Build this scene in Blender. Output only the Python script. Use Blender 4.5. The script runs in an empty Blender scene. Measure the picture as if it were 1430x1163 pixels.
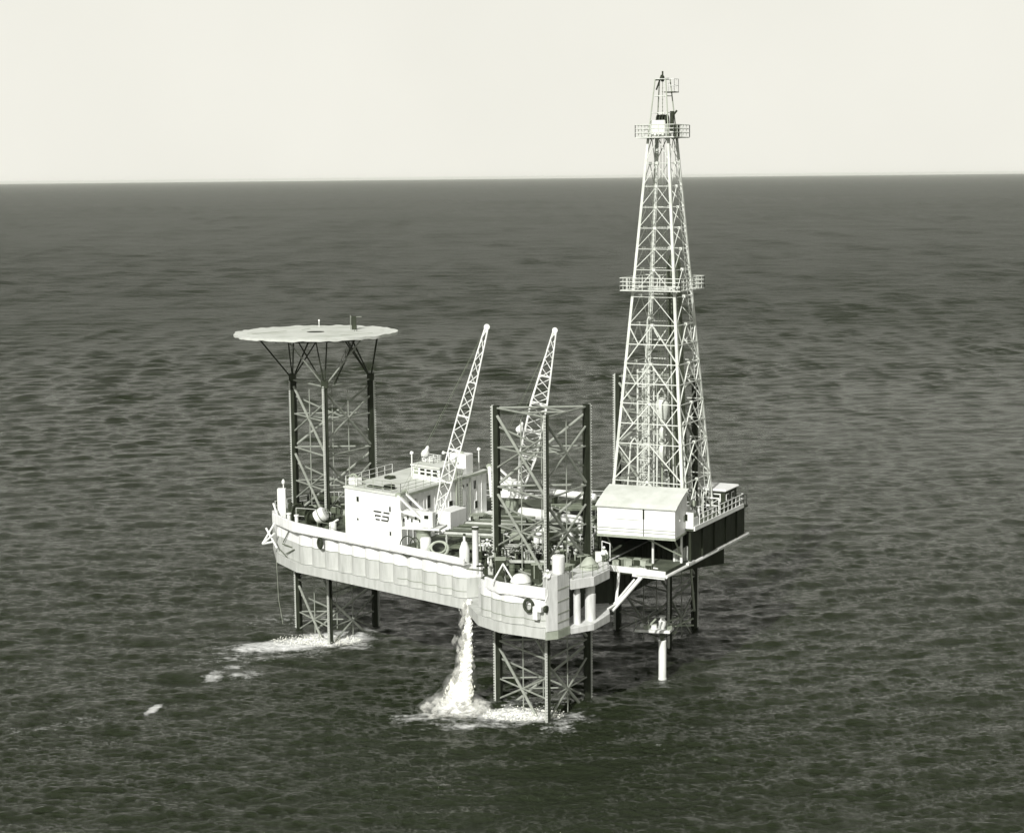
import bpy, bmesh, math, random
import numpy as np
from mathutils import Vector, Matrix
random.seed(7); rnd = random.Random(3)
S = bpy.context.scene
C = S.collection
PI = math.pi
V = Vector

# ------------------------------------------------------------------ materials
def G(v, k=1.0):
    t = (1 - v) ** 1.6 * k
    return (v * (1 - .17 * t), v, v * (1 - .38 * t), 1)

def mat(name, v, rough=.6, dirt=None, dscale=.6, damt=.5, streak=3.0, metal=0.0, fine=.08, k=1.0):
    m = bpy.data.materials.new(name); m.use_nodes = True
    nt = m.node_tree; N = nt.nodes; L = nt.links
    b = N['Principled BSDF']
    b.inputs['Roughness'].default_value = rough
    b.inputs['Metallic'].default_value = metal
    b.inputs['Base Color'].default_value = G(v, k)
    if dirt is not None:
        tc = N.new('ShaderNodeTexCoord'); mp = N.new('ShaderNodeMapping')
        mp.inputs['Scale'].default_value = (streak, streak, 1)
        L.new(tc.outputs['Object'], mp.inputs['Vector'])
        n1 = N.new('ShaderNodeTexNoise'); n1.inputs['Scale'].default_value = dscale
        n1.inputs['Detail'].default_value = 6; n1.inputs['Roughness'].default_value = .62
        L.new(mp.outputs['Vector'], n1.inputs['Vector'])
        r = N.new('ShaderNodeValToRGB'); r.color_ramp.elements[0].position = .42; r.color_ramp.elements[1].position = .72
        r.color_ramp.elements[0].color = (0, 0, 0, 1); r.color_ramp.elements[1].color = (damt, damt, damt, 1)
        L.new(n1.outputs['Fac'], r.inputs['Fac'])
        mx = N.new('ShaderNodeMix'); mx.data_type = 'RGBA'
        mx.inputs[6].default_value = G(v, k); mx.inputs[7].default_value = G(dirt, k)
        L.new(r.outputs['Color'], mx.inputs['Factor'])
        L.new(mx.outputs[2], b.inputs['Base Color'])
        bp = N.new('ShaderNodeBump'); bp.inputs['Strength'].default_value = fine; bp.inputs['Distance'].default_value = .05
        L.new(n1.outputs['Fac'], bp.inputs['Height']); L.new(bp.outputs['Normal'], b.inputs['Normal'])
    return m

M = dict(
    white=mat('white_paint', .80, .5, .42, .5, .45, 2.5),
    house=mat('house_paint', .84, .55, .60, .5, .35, 3.0),
    roof=mat('roof_paint', .66, .7, .42, .5, .6, 1.0),
    hullw=mat('hull_white', .80, .6, .50, .30, .6, 6.0, k=.5),
    hullg=mat("hull_weathered", .50, .65, .34, .30, .8, 6.0, k=.45),
    block=mat('block_weathered', .66, .65, .36, .35, .7, 6.0, k=.45),
    dark_hullshade=mat('dark_steel_hull_shade', .030, .6, .07, .5, .6, 2.0),  # shade of the hull's right side put into the colour; also the dark skirt
    deck=mat('steel_deck', .060, .8, .17, .5, .8, 1.0),
    seam=mat('seam', .26, .7),
    grey=mat('grey_paint', .36, .6, .2, 1.0, .6, 1.5),
    brace=mat('brace_grey', .29, .65, .15, .8, .7, 1.5, k=.6),
    chord=mat('chord_steel', .022, .75, .05, .7, .6, 2),
    rack=mat('rack_steel', .48, .6, .26, 1.0, .6, 1.5, k=.6),
    derrick=mat('derrick_paint', .66, .55, .40, .8, .6, 1.5),
    dark=mat('dark_steel', .035, .55, .09, .8, .6, 2),
    pipe=mat('drill_pipe', .085, .5, .2, .7, .7, 2),
    rust=mat('rusty_steel', .13, .75, .05, 1.2, .8, 1),
    glass=mat('dark_glass', .02, .12),
    heli=mat('helideck_surface', .62, .75, .36, .22, .75, 1.0),
    net=mat('net_skirt', .66, .8, .4, .8, .5, 1.0),
    rope=mat('rope', .16, .8),
    tarp=mat('tarpaulin', .42, .8, .2, 1.0, .6, 1.0),
    cloth=mat('cloth_white', .78, .8), clothd=mat('cloth_dark', .12, .85),
    skin=mat('skin', .38, .6), black=mat('black_paint', .02, .5),
    timber=mat('timber', .34, .8, .14, 1.0, .7, 2.5),
)

for k_ in ('chord', 'dark', 'dark_hullshade', 'black'): M[k_].node_tree.nodes['Principled BSDF'].inputs['Specular IOR Level'].default_value = .15

# ------------------------------------------------------------------ mesh builder
class MB:
    def __init__(s): s.v = []; s.f = []
    def add(s, vs, fs):
        o = len(s.v); s.v += [tuple(p) for p in vs]; s.f += [tuple(i + o for i in f) for f in fs]
        return s
    def box(s, c, size, ax=(1, 0), tilt=None):
        x = V((ax[0], ax[1], 0)).normalized(); y = V((-x.y, x.x, 0)); z = V((0, 0, 1))
        if tilt:
            q = Matrix.Rotation(tilt, 3, x); y = q @ y; z = q @ z
        c = V(c); hx, hy, hz = [a / 2 for a in size]
        vs = [c + x * hx * a + y * hy * b + z * hz * d for d in (-1, 1) for b in (-1, 1) for a in (-1, 1)]
        return s.add(vs, [(0, 2, 3, 1), (4, 5, 7, 6), (0, 1, 5, 4), (2, 6, 7, 3), (0, 4, 6, 2), (1, 3, 7, 5)])
    def beam(s, p, q, w, h=None, up=(0, 0, 1)):
        h = h or w; p = V(p); q = V(q); d = (q - p).normalized(); u = V(up)
        if abs(d.dot(u)) > .95: u = V((.3, .95, 0))
        a = d.cross(u).normalized() * (w / 2); b = a.cross(d).normalized() * (h / 2)
        vs = [r + a * i + b * j for r in (p, q) for i, j in ((-1, -1), (1, -1), (1, 1), (-1, 1))]
        return s.add(vs, [(3, 2, 1, 0), (4, 5, 6, 7), (0, 1, 5, 4), (1, 2, 6, 5), (2, 3, 7, 6), (3, 0, 4, 7)])
    def tube(s, p, q, r, n=8, r2=None):
        p = V(p); q = V(q); d = (q - p).normalized(); u = V((0, 0, 1))
        if abs(d.dot(u)) > .95: u = V((1, 0, 0))
        a = d.cross(u).normalized(); b = a.cross(d); r2 = r if r2 is None else r2
        vs = [c + (a * math.cos(t) + b * math.sin(t)) * rr for c, rr in ((p, r), (q, r2)) for t in [2 * PI * i / n for i in range(n)]]
        fs = [(i, (i + 1) % n, n + (i + 1) % n, n + i) for i in range(n)] + [tuple(range(n))[::-1], tuple(range(n, 2 * n))]
        return s.add(vs, fs)
    def path(s, pts, r, n=6):
        for a, b in zip(pts, pts[1:]): s.tube(a, b, r, n)
        return s
    def prism(s, poly, z0, z1):
        n = len(poly)
        zz0 = z0 if callable(z0) else (lambda p: z0); zz1 = z1 if callable(z1) else (lambda p: z1)
        vs = [(p[0], p[1], zz0(p)) for p in poly] + [(p[0], p[1], zz1(p)) for p in poly]
        fs = [(i, (i + 1) % n, n + (i + 1) % n, n + i) for i in range(n)] + [tuple(range(n))[::-1], tuple(range(n, 2 * n))]
        return s.add(vs, fs)
    def strip(s, pts, th, z0, z1):            # a thin wall along a polyline (thickness to its left)
        n = len(pts); inn = []
        for i in range(n):
            a = V(pts[max(0, i - 1)][:2]); b = V(pts[min(n - 1, i + 1)][:2]); d = (b - a).normalized()
            inn.append((pts[i][0] - d.y * th, pts[i][1] + d.x * th))
        f = lambda z, p: z(p) if callable(z) else z
        for i in range(n - 1):
            q = [pts[i], pts[i + 1], inn[i + 1], inn[i]]
            vs = [(p[0], p[1], f(z0, p)) for p in q] + [(p[0], p[1], f(z1, p)) for p in q]
            fs = [(0, 1, 5, 4), (2, 3, 7, 6), (3, 2, 1, 0), (4, 5, 6, 7)]
            if i == 0: fs.append((3, 0, 4, 7))
            if i == n - 2: fs.append((1, 2, 6, 5))
            s.add(vs, fs)
        return s
    def lathe(s, prof, c, n=16, axis=None):
        c = V(c); z = V(axis or (0, 0, 1)).normalized(); u = V((1, 0, 0)) if abs(z.z) > .9 else V((0, 0, 1))
        a = z.cross(u).normalized(); b = z.cross(a); m = len(prof)
        vs = [c + z * h + (a * math.cos(2 * PI * i / n) + b * math.sin(2 * PI * i / n)) * max(r, 1e-4) for r, h in prof for i in range(n)]
        fs = [(j * n + i, j * n + (i + 1) % n, (j + 1) * n + (i + 1) % n, (j + 1) * n + i) for j in range(m - 1) for i in range(n)]
        fs += [tuple(range(n))[::-1], tuple(range((m - 1) * n, m * n))]
        return s.add(vs, fs)
    def ring(s, c, R, r, normal, n=20, k=8, sx=1.0):
        c = V(c); z = V(normal).normalized(); u = V((0, 0, 1)) if abs(z.z) < .9 else V((1, 0, 0))
        a = u.cross(z).normalized(); b = z.cross(a)
        vs = []
        for i in range(n):
            t = 2 * PI * i / n; d = a * math.cos(t) * sx + b * math.sin(t)
            for j in range(k):
                w = 2 * PI * j / k; vs.append(c + d * R + (d.normalized() * math.cos(w) + z * math.sin(w)) * r)
        fs = [(i * k + j, ((i + 1) % n) * k + j, ((i + 1) % n) * k + (j + 1) % k, i * k + (j + 1) % k) for i in range(n) for j in range(k)]
        return s.add(vs, fs)
    def rail(s, pts, h=1.05, r=.03, gap=1.6, mids=(.5,)):
        for a, b in zip(pts, pts[1:]):
            a = V(a); b = V(b); n = max(1, round((b - a).length / gap))
            for i in range(n + 1):
                p = a.lerp(b, i / n); s.tube(p, p + V((0, 0, h)), r, 5)
            for m_ in (1.0,) + tuple(mids):
                s.tube(a + V((0, 0, h * m_)), b + V((0, 0, h * m_)), r * .9, 5)
        return s
    def build(s, name, m, parent=None, smooth=False, bevel=0):
        me = bpy.data.meshes.new(name)
        o0 = V(parent['_o']) if parent and '_o' in parent else V((0, 0, 0))
        me.from_pydata([V(p) - o0 for p in s.v], [], s.f)
        bm = bmesh.new(); bm.from_mesh(me); bmesh.ops.recalc_face_normals(bm, faces=bm.faces); bm.to_mesh(me); bm.free()
        me.materials.append(m if not isinstance(m, str) else M[m])
        if smooth:
            for p in me.polygons: p.use_smooth = True
            me.set_sharp_from_angle(angle=math.radians(40))
        o = bpy.data.objects.new(name, me); C.objects.link(o)
        if parent: o['_o'] = list(o0); o.parent = parent
        if bevel:
            bv = o.modifiers.new('bevel', 'BEVEL'); bv.width = bevel; bv.segments = 1; bv.limit_method = 'ANGLE'
        return o

def tag(o, label, cat, group=None, kind=None):
    if label: o['label'] = label
    if cat: o['category'] = cat
    if group: o['group'] = group
    if kind: o['kind'] = kind
    return o
def thing(name, label, cat, loc, group=None, rz=0):
    o = bpy.data.objects.new(name, None); C.objects.link(o); o.location = loc; o['_o'] = list(loc)
    o.empty_display_size = .3; o.rotation_euler.z = rz
    return tag(o, label, cat, group)
def local_thing(name, label, cat, group=None):          # parts are written about the origin, then the thing is moved
    return thing(name, label, cat, (0, 0, 0), group)
def copy_tree(o, parent=None):
    c = o.copy(); C.objects.link(c); c.parent = parent
    for ch in list(o.children): copy_tree(ch, c)
    return c
def place(o, loc, rz=0): o.location = loc; o.rotation_euler.z = rz; return o

# directions of the rig: a triangular plan
A1 = V((.735, -.678, 0)); NL = V((-.678, -.735, 0))       # along / out of the left wall
E1 = V((.46, .888, 0)); E2 = V((.888, -.46, 0))           # along / out of the right side
D0 = V((14.8, 174.8, 0))                                  # well centre
def dl(a, b, z): return D0 + E1 * a + E2 * b + V((0, 0, z))

# ------------------------------------------------------------------ hull
ZD = 13.3
def flute(p, q, wl, amp, seg=8, ph=0.0):
    p = V(p); q = V(q); L_ = (q - p).length; d = (q - p) / L_; nrm = V((d.y, -d.x))
    n = max(1, round(L_ / wl)); out = []
    for i in range(n * seg + 1):
        t = i / (n * seg); out.append(tuple(p.lerp(q, t) + nrm * amp * abs(math.sin(PI * n * t + ph)) ** .8))
    return out
HA = (-25.5, 190.0); HB = (-22.6, 185.3); HC = (-4.5, 168.2)
N0 = (-3.05, 161.8); N1 = (-1.15, 159.1); N2 = (2.9, 156.5); N3 = (3.75, 156.9); N4 = (4.9, 158.3)
wallL = flute(HB, HC, 2.05, .37)
wallN0 = flute(N0, N1, 1.6, .22)
wallN1 = flute(N1, N2, 2.4, .34)
BACK = [(8.9, 168.6), (14.0, 178.9), (18.5, 184.6), (22.3, 187.0), (23.2, 194.5), (19.5, 200.5), (11, 202), (-12, 204), (-22, 203), (-27.0, 197.5)]
NOTCH = [(-3.2, 168.7), (-2.2, 165.2)]
REC = [(4.6, 160.2), (6.6, 165.2)]
body = [HA] + wallL + NOTCH + wallN0 + wallN1[1:] + [N3, N4] + REC + BACK
base = [(HA[0] - .1, HA[1] - .05), (HB[0] - .3, HB[1] - .35), (HC[0] - .3, HC[1] - .33), (N0[0] - .3, N0[1] - .2), (N1[0] - .22, N1[1] - .3), (N2[0], N2[1] - .42), (N3[0] + .05, N3[1] - .1), (N4[0], N4[1])] + REC + BACK
hull = thing('jack_up_hull', 'white fluted triangular hull of the offshore rig raised above the sea', 'rig hull', (0, 182, 9))
MB().prism(body, 10.0, 11.95).build('lower_strake', 'hullg', hull)
MB().prism(body, 11.954, ZD).build('upper_strake', 'hullw', hull)
def strake_base():
    mb = MB(); mb.prism(base, 9.0, 9.95); return mb
strake_base().build('bottom_strake', 'hullg', hull)
# deck plating, a little inside the walls
cen = V((0, 182))
deckp = [tuple(V(p).lerp(cen, .012)) for p in [HA, HB, HC] + NOTCH + [N0, N1, N2, N3, N4] + REC + BACK]
MB().prism(deckp, ZD + .004, ZD + .05).build('deck_plating', 'deck', hull)
for z in (11.95, 10.9):
    for w, o in ((wallL if z > 11 else wallL[60:], .0), (wallN0[:-1] + wallN1, 0)):
        sm = MB(); sm.path([(p[0] - .02, p[1] - .03, z - (.25 if w is not wallL and z < 11.5 else 0)) for p in w], .028, 5)
        sm.build('seam', 'seam', hull)
# bulwark with its overhang: shelf above the flutes
def bz(p): return 14.42 - max(0, (p[0] + 22)) / 18 * .42
blk = [(HA[0] + .2, HA[1] + 3.5), (HA[0] - .45, HA[1] - .2), (HB[0] - .58, HB[1] - .62), (HC[0] - .3, HC[1] - .85)]
mb = MB().strip(blk, .3, 13.45, bz)
mb.strip([(p[0] + .02, p[1] + .02) for p in blk], .95, 13.36, 13.445)
mb.build('bulwark', 'hullw', hull, bevel=.05)
blk2 = [(N0[0] + .35, N0[1] - .9), (N1[0] - .3, N1[1] - .4), (N2[0] - .1, N2[1] - .55)]
mb = MB().strip(blk2, .3, 12.75, 13.72)
mb.strip([(p[0] + .02, p[1] + .02) for p in blk2], .9, 12.66, 12.745)
mb.build('bulwark', 'hullw', hull, bevel=.05)
# corner pillar of the near block, with plate seams
pil = [(N2[0] + .02, N2[1] - .5), (N3[0] + .15, N3[1] - .35), (N4[0] + .12, N4[1] - .02), (3.8, 159.3), (2.6, 157.6)]
po = MB().prism(pil, 9.7, 14.75).build('corner_pillar', 'block', hull, bevel=.04)
for z in (10.4, 11.2, 12.3, 13.4): MB().beam((N3[0] + .16, N3[1] - .35, z), (N4[0] + .14, N4[1] - .02, z + .02), .05, .06).build('seam', 'seam', po)
# toe plate at the bottom of the block
MB().prism([(N2[0] - .1, N2[1] - .45), (N3[0] + .2, N3[1] - .4), (N4[0] + .15, N4[1] - .1), (4.2, 159.5), (2.6, 158)], 8.95, 9.69).build('toe_plate', 'grey', hull)
# open jacking bay on the right of the block: ledges, columns, back wall coloured dark as shade
LED = [(5.15, 157.9), (7.3, 159.3), (8.9, 162.4), (9.0, 165.6), (6.4, 165.3), (4.75, 160.2)]
MB().prism(LED, 13.1, 14.0).build('upper_ledge', 'block', hull, bevel=.03)
MB().prism(LED, 9.0, lambda p: 9.55 + .06 * max(0, p[1] - 158)).build('lower_ledge', 'block', hull, bevel=.03)
MB().lathe([(.33, 0), (.33, 3.0), (.27, 3.05), (.27, 3.6)], (5.75, 159.35, 9.5), 16).build('jacking_column', 'block', hull, True)
MB().lathe([(.52, 0), (.52, 2.6), (.46, 2.65), (.46, 3.6)], (7.0, 160.6, 9.5), 18).build('jacking_column', 'block', hull, True)
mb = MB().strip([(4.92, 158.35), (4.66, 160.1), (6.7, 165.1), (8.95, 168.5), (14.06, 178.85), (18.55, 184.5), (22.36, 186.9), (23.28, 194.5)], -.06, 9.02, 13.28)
mb.build('side_shade_plating', 'dark_hullshade', hull)  # dark sheet laid over the hull wall, standing in for its deep shade
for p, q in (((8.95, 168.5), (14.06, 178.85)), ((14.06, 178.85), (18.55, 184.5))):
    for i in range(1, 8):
        a = V(p).lerp(V(q), i / 8); MB().beam((a.x + .1, a.y - .06, 9.1), (a.x + .1, a.y - .06, 13.2), .1, .16).build('side_stiffener', 'dark_hullshade', hull)
# notch door plate
MB().box((-2.95, 163.6, 11.0), (2.6, .12, 2.0), ax=(.25, -.97)).build('notch_plate', 'block', hull)
# hull railing round the near corner and the right walk
MB().rail([(5.3, 158.1, 14.0), (7.2, 159.45, 14.0), (8.75, 162.4, 14.0), (8.9, 165.4, 14.0)], 1.05, .03, 1.3).build('railing', 'grey', hull)
MB().rail([(-26.6, 197.3, ZD), (-22, 202.6, ZD), (-12, 203.6, ZD), (11, 201.6, ZD), (19.3, 200, ZD), (22.9, 194.6, ZD)], 1.1, .035, 2).build('railing', 'white', hull)
MB().rail([(-20.5, 184.4, ZD), (-19.0, 183.0, ZD)], 1.2, .03).build('railing', 'grey', hull)
# leg guides at every leg well (drawn around the chords)
LEGS = [((2.86, 165.45), math.radians(2.2)), ((-19.93, 194.55), 0.0), ((16.1, 192.0), math.radians(6))]
RC = 8.65 / math.sqrt(3)
for (lx, ly), rz in LEGS:
    for k in range(3):
        t = rz + math.radians(-90 + 120 * k)
        p = V((lx + math.cos(t) * RC, ly + math.sin(t) * RC))
        q = MB()
        for sx, sy in ((-1, -1), (1, -1), (1, 1), (-1, 1)):
            q.box((p.x + sx * .62, p.y + sy * .62, ZD + .5), (.26, .26, 1.0))
            q.beam((p.x + sx * .62, p.y + sy * .62, ZD + .9), (p.x + (sx * .62 if sx == sy else -sx * .62), p.y + (-sy * .62 if sx == sy else sy * .62), ZD + .9), .14)
        q.build('leg_guide', 'dark', hull)

# ------------------------------------------------------------------ truss legs
ZT = 28.7; BAY = 7.5; ZB = -4.0
def make_leg():
    t = local_thing('truss_leg', '', 'rig leg')
    P = [V((math.cos(math.radians(a)) * RC, math.sin(math.radians(a)) * RC, 0)) for a in (210, -90, -30)]
    P = [V((-4.325, 2.497, 0)), V((0, -4.994, 0)), V((4.325, 2.497, 0))]
    for i, p in enumerate(P):
        r = p.normalized(); tt = V((-r.y, r.x, 0))
        m = MB().beam(p + V((0, 0, ZB)) - r * .08, p + V((0, 0, ZT)) - r * .08, .50, .50, up=r)
        ch = m.build('chord', 'chord', t)
        rk = MB(); off = tt * (-.15 if i == 1 else 0)
        rk.beam(p + r * .26 + off + V((0, 0, ZB)), p + r * .26 + off + V((0, 0, ZT)), .26, .20, up=r)
        z = ZB + .1
        while z < ZT - .1:
            c = p + r * .43 + off + V((0, 0, z)); rk.box(c, (.16, .2, .13), (r.x, r.y)); z += .27
        rk.build('rack', 'rack', ch)
    mids = [(P[i] + P[(i + 1) % 3]) / 2 for i in range(3)]
    zt = V((0, 0, 1))
    for j in range(5):
        z1 = ZT - .25 - j * BAY; z0 = z1 - BAY; zs = (z0 + z1) / 2
        for i in range(3):
            a, b = P[i], P[(i + 1) % 3]; m = mids[i]; d = (b - a).normalized() * .3
            MB().tube(a + d + zt * z1, b - d + zt * z1, .10, 8).build('horizontal_brace', 'brace', t, True)
            MB().tube(a + d + zt * (z1 - .75), b - d + zt * (z0 + .3), .14, 8).build('diagonal_brace', 'brace', t, True)
            MB().tube(a + d + zt * (zs - 1.9), m + zt * zs, .10, 8).build('diagonal_brace', 'brace', t, True)
            MB().tube(m + zt * zs, b - d + zt * (zs + 1.9), .10, 8).build('diagonal_brace', 'brace', t, True)
            MB().tube(a + d + zt * zs, b - d + zt * zs, .085, 8).build('horizontal_brace', 'brace', t, True)
            MB().tube(m + zt * zs, mids[(i + 1) % 3] + zt * zs, .075, 6).build('inner_brace', 'brace', t, True)
            if j == 0: MB().tube(m + zt * z1, mids[(i + 1) % 3] + zt * z1, .075, 6).build('inner_brace', 'brace', t, True)
    for m in mids:
        MB().tube(m * .97 + zt * ZB, m * .97 + zt * (ZT - .9), .06, 6).build('jetting_pipe', 'brace', t, True)
    return t
leg = make_leg()
leglab = ['open lattice rig leg standing nearest, with bare square top and foam at its foot',
          'lattice rig leg carrying the round helicopter deck beside the white house',
          'lattice rig leg half hidden behind the tall derrick']
for i, ((x, y), rz) in enumerate(LEGS):
    o = leg if i == 0 else copy_tree(leg)
    tag(o, leglab[i], 'rig leg', 'lattice legs of the rig'); place(o, (x, y, -.4 if i == 1 else 0), rz)

# ------------------------------------------------------------------ helideck
HC0 = V((-21.2, 193.9, 33.55))
hd = thing('helideck', 'round pale helicopter deck on splayed struts above the left leg', 'helideck', tuple(HC0 - V((0, 0, 5))))
R0 = 8.85
def rim(t): return R0 + .04 * math.sin(7 * t + 1) + .05 * math.sin(17 * t) + .05 * math.sin(41 * t + 2)
def rimz(t): return .025 * math.sin(11 * t) + .03 * math.sin(23 * t + 1) + .025 * math.sin(37 * t) - .01
n = 120; mb = MB(); vs = []; fs = []
rs = [0, 2, 4, 6, 7.4]
for i in range(n):
    t = 2 * PI * i / n
    for r in (7.4, 8.1): vs.append(HC0 + V((math.cos(t) * r, math.sin(t) * r, .02 + (.0 if r < 8 else rimz(t) * .4))))
    vs.append(HC0 + V((math.cos(t) * rim(t), math.sin(t) * rim(t), .05 + rimz(t))))
    vs.append(HC0 + V((math.cos(t) * (rim(t) - .05), math.sin(t) * (rim(t) - .05), -.24 + rimz(t) * 1.1)))
    vs.append(HC0 + V((math.cos(t) * 7.4, math.sin(t) * 7.4, -.30)))
for i in range(n):
    a = i * 5; b = ((i + 1) % n) * 5
    for j in range(4): fs.append((a + j, b + j, b + j + 1, a + j + 1))
    fs.append((a + 4, b + 4, b, a))
mb.add(vs, fs).build('net_skirt', 'net', hd, True)
MB().lathe([(.01, -.28), (7.42, -.28), (7.42, .02), (7.1, .06), (.01, .06)], HC0, 96).build('landing_surface', 'heli', hd)
MB().lathe([(.0, 0), (.95, 0), (.95, .012), (0, .012)], HC0 + V((0, -.2, .062)), 24).build('centre_spot', 'chord', hd)
for (x0, y0, x1, y1) in ((-6.6, -2.4, -3.4, 1.5), (3.2, -5.0, 6.3, -2.2), (-1.8, 2.6, -1.1, 4.2)):
    MB().beam(HC0 + V((x0, y0, .07)), HC0 + V((x1, y1, .07)), .18, .02).build('marking', 'grey', hd)
MB().tube(HC0 + V((-.3, 6.2, .05)), HC0 + V((-.3, 6.2, .75)), .05).box(HC0 + V((-.3, 6.2, .8)), (.16, .16, .2)).build('edge_light', 'white', hd)
LC = LEGS[1][0]; tops = [V((LC[0] + x, LC[1] + y, 28.1)) for x, y in ((-4.325, 2.497), (0, -4.994), (4.325, 2.497))]
for i, tp in enumerate(tops):
    c2 = V((tp.x - HC0.x, tp.y - HC0.y, 0)); ang = math.atan2(c2.y, c2.x)
    for k, (da, rr) in enumerate(((-.62, 6.8), (.62, 6.8), (-.18, 6.9), (.2, 3.2), (-.85, 3.4))):
        q = HC0 + V((math.cos(ang + da) * rr, math.sin(ang + da) * rr, -.35))
        MB().tube(tp, q, .085 if k < 2 else .075, 8).build('strut', 'brace' if (i == 1 and k in (0, 1)) else 'dark', hd, True)
    MB().box(tp + V((0, 0, .25)), (.75, .75, .8)).build('leg_cap', 'dark', hd)
mb = MB().ring(HC0 + V((0, 0, -.42)), 6.7, .14, (0, 0, 1), 48, 6)
mb.ring(HC0 + V((0, 0, -.42)), 3.3, .12, (0, 0, 1), 32, 6)
for k in range(6):
    t = k * PI / 6; mb.beam(HC0 + V((math.cos(t) * 7.2, math.sin(t) * 7.2, -.45)), HC0 - V((math.cos(t) * 7.2, math.sin(t) * 7.2, .45)), .12, .2)
mb.build('deck_frame', 'dark', hd)
st = MB(); p0 = tops[1] + V((1.0, .6, .2)); p1 = HC0 + V((4.4, 1.0, -.3))
for s_ in (-.35, .35): st.beam(p0 + V((0, s_, 0)), p1 + V((0, s_, 0)), .06, .16)
for i in range(14): q = p0.lerp(p1, (i + .5) / 14); st.box(q, (.26, .7, .04))
st.rail([p0 + V((0, -.35, 0)), p1 + V((0, -.35, 0))], .9, .025, 1.2)
st.build('stairway', 'dark', hd)
wi = thing('fire_locker', 'dark upright locker standing on the right of the helicopter deck', 'locker', (-17.25, 196.2, 33.6))
MB().box((-17.25, 196.2, 34.35), (.5, .45, 1.48)).build('cabinet', 'dark', wi, bevel=.02)
MB().tube((-17.62, 196.2, 33.62), (-17.62, 196.2, 35.2), .04).tube((-17.62, 196.2, 35.0), (-16.4, 196.2, 35.02), .04).build('post', 'brace', wi)

# ------------------------------------------------------------------ deckhouse
HF = V((-11.2, 176.6)); HL = V((-17.35, 182.2)); HR = V((-2.85, 191.7)); HS = (HR - HF).normalized(); HW = (HF - HL).normalized()
HLEN = (HR - HF).length; HWID = (HF - HL).length; ZH = 18.65
hn = V((HS.y, -HS.x))                                   # out of the right-hand wall
fn = V((-HW.y, HW.x)) * -1                              # out of the front wall
fn = V((-.678, -.735))
def hp(s, w, z): p = HF + HS * s - HW * w; return V((p.x, p.y, z))     # s back along the side, w left along the front
house = thing('deckhouse', 'white two storey flat roofed crew quarters with a dark painted mark on its front', 'deckhouse', (HF.x, HF.y, ZD))
pl = lambda s0, s1, w0, w1: [tuple(hp(s, w, 0)[:2]) for s, w in ((s0, w0), (s1, w0), (s1, w1), (s0, w1))]
MB().prism(pl(0, HLEN, 0, HWID), ZD + .06, ZH - .2).build('wall', 'house', house)
MB().prism(pl(-.12, HLEN + .12, -.14, HWID + .12), ZH - .197, ZH).build('roof', 'roof', house)
MB().strip([tuple(hp(s, w, 0)[:2]) for s, w in ((0, -.17), (HLEN, -.17))], -.05, ZH - .3, ZH - .06).build('fascia', 'grey', house)
# vertical ribs on the side wall
for i in range(1, 16):
    p = hp(HLEN * i / 16, -.02, 0); MB().beam((p.x, p.y, ZD + .1), (p.x, p.y, ZH - .32), .05, .05).build('wall_rib', 'house', house)
# wide roof railing
mb = MB().rail([hp(.1, HWID - .2, ZH), hp(.1, .1, ZH), hp(8.6, .0, ZH)], 1.1, .028, 1.35, (.33, .66)); mb.build('roof_railing', 'grey', house)
MB().rail([hp(9, HWID - .1, ZH), hp(.1, HWID - .1, ZH)], 1.0, .028, 1.6, (.5,)).build('roof_railing', 'white', house)
def wall_window(s, z, w, h, name='window', face='side', parent=house, wofs=0):
    if face == 'side':
        p = hp(s, -.03, z); ax = (HS.x, HS.y)
    else:
        p = hp(-.03, s, z); ax = (HW.x, HW.y)
    fr = MB().box(p, (w + .16, .08, h + .16), ax).build(name, 'white', parent)
    d = (hn if face == 'side' else fn) * .03; MB().box((p.x + d.x, p.y + d.y, z), (w, .05, h), ax).build('pane' if name == 'window' else 'door_leaf', 'glass' if name == 'window' else 'dark', fr)
    return fr
for s, z, w, h in ((1.6, 17.35, .5, .8), (5.2, 17.1, .55, 1.3), (9.6, 16.0, .7, .9), (14.6, 17.4, .55, .9), (14.9, 15.2, .5, .75), (13.0, 17.6, .25, .3), (12.2, 17.6, .25, .3), (2.6, 17.7, .3, .2)):
    wall_window(s, z, w, h)
fr = wall_window(6.6, 14.6, .8, 1.9, 'door'); fr = wall_window(12.0, 14.5, .8, 1.9, 'door')
for s, z, w, h in ((6.3, 17.5, .32, .5), (1.55, 17.0, .22, .5), (6.35, 15.4, .22, .22), (1.55, 14.5, .22, .42)):
    wall_window(s, z, w, h, face='front')
# the mark on the front wall: three rows of short dark bars
def bar(u0, u1, v, h=.14):
    a = hp(-.035, u0, v); b = hp(-.035, u1, v); MB().beam(a, b, .03, h).build('painted_bar', 'black', house)
U = lambda px: 4.0 - (px - 505) / 210 * 2.35
for x0, x1, v in ((505, 605, 16.53), (635, 710, 16.53), (522, 597, 16.12), (618, 702, 16.12), (530, 582, 15.72), (604, 692, 15.72)):
    bar(U(x0), U(x1), v)
a = hp(-.035, U(694), 15.72); MB().beam(a + V((0, 0, .073)), a + V((0, 0, .327)), .03, .13, up=(HW.x, HW.y, 0)).build('painted_bar', 'black', house)
a = hp(-.035, U(526), 16.0); MB().beam(a + V((0, 0, -.03)), a + V((0, 0, .047)), .03, .1, up=(HW.x, HW.y, 0)).build('painted_bar', 'black', house)
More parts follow.
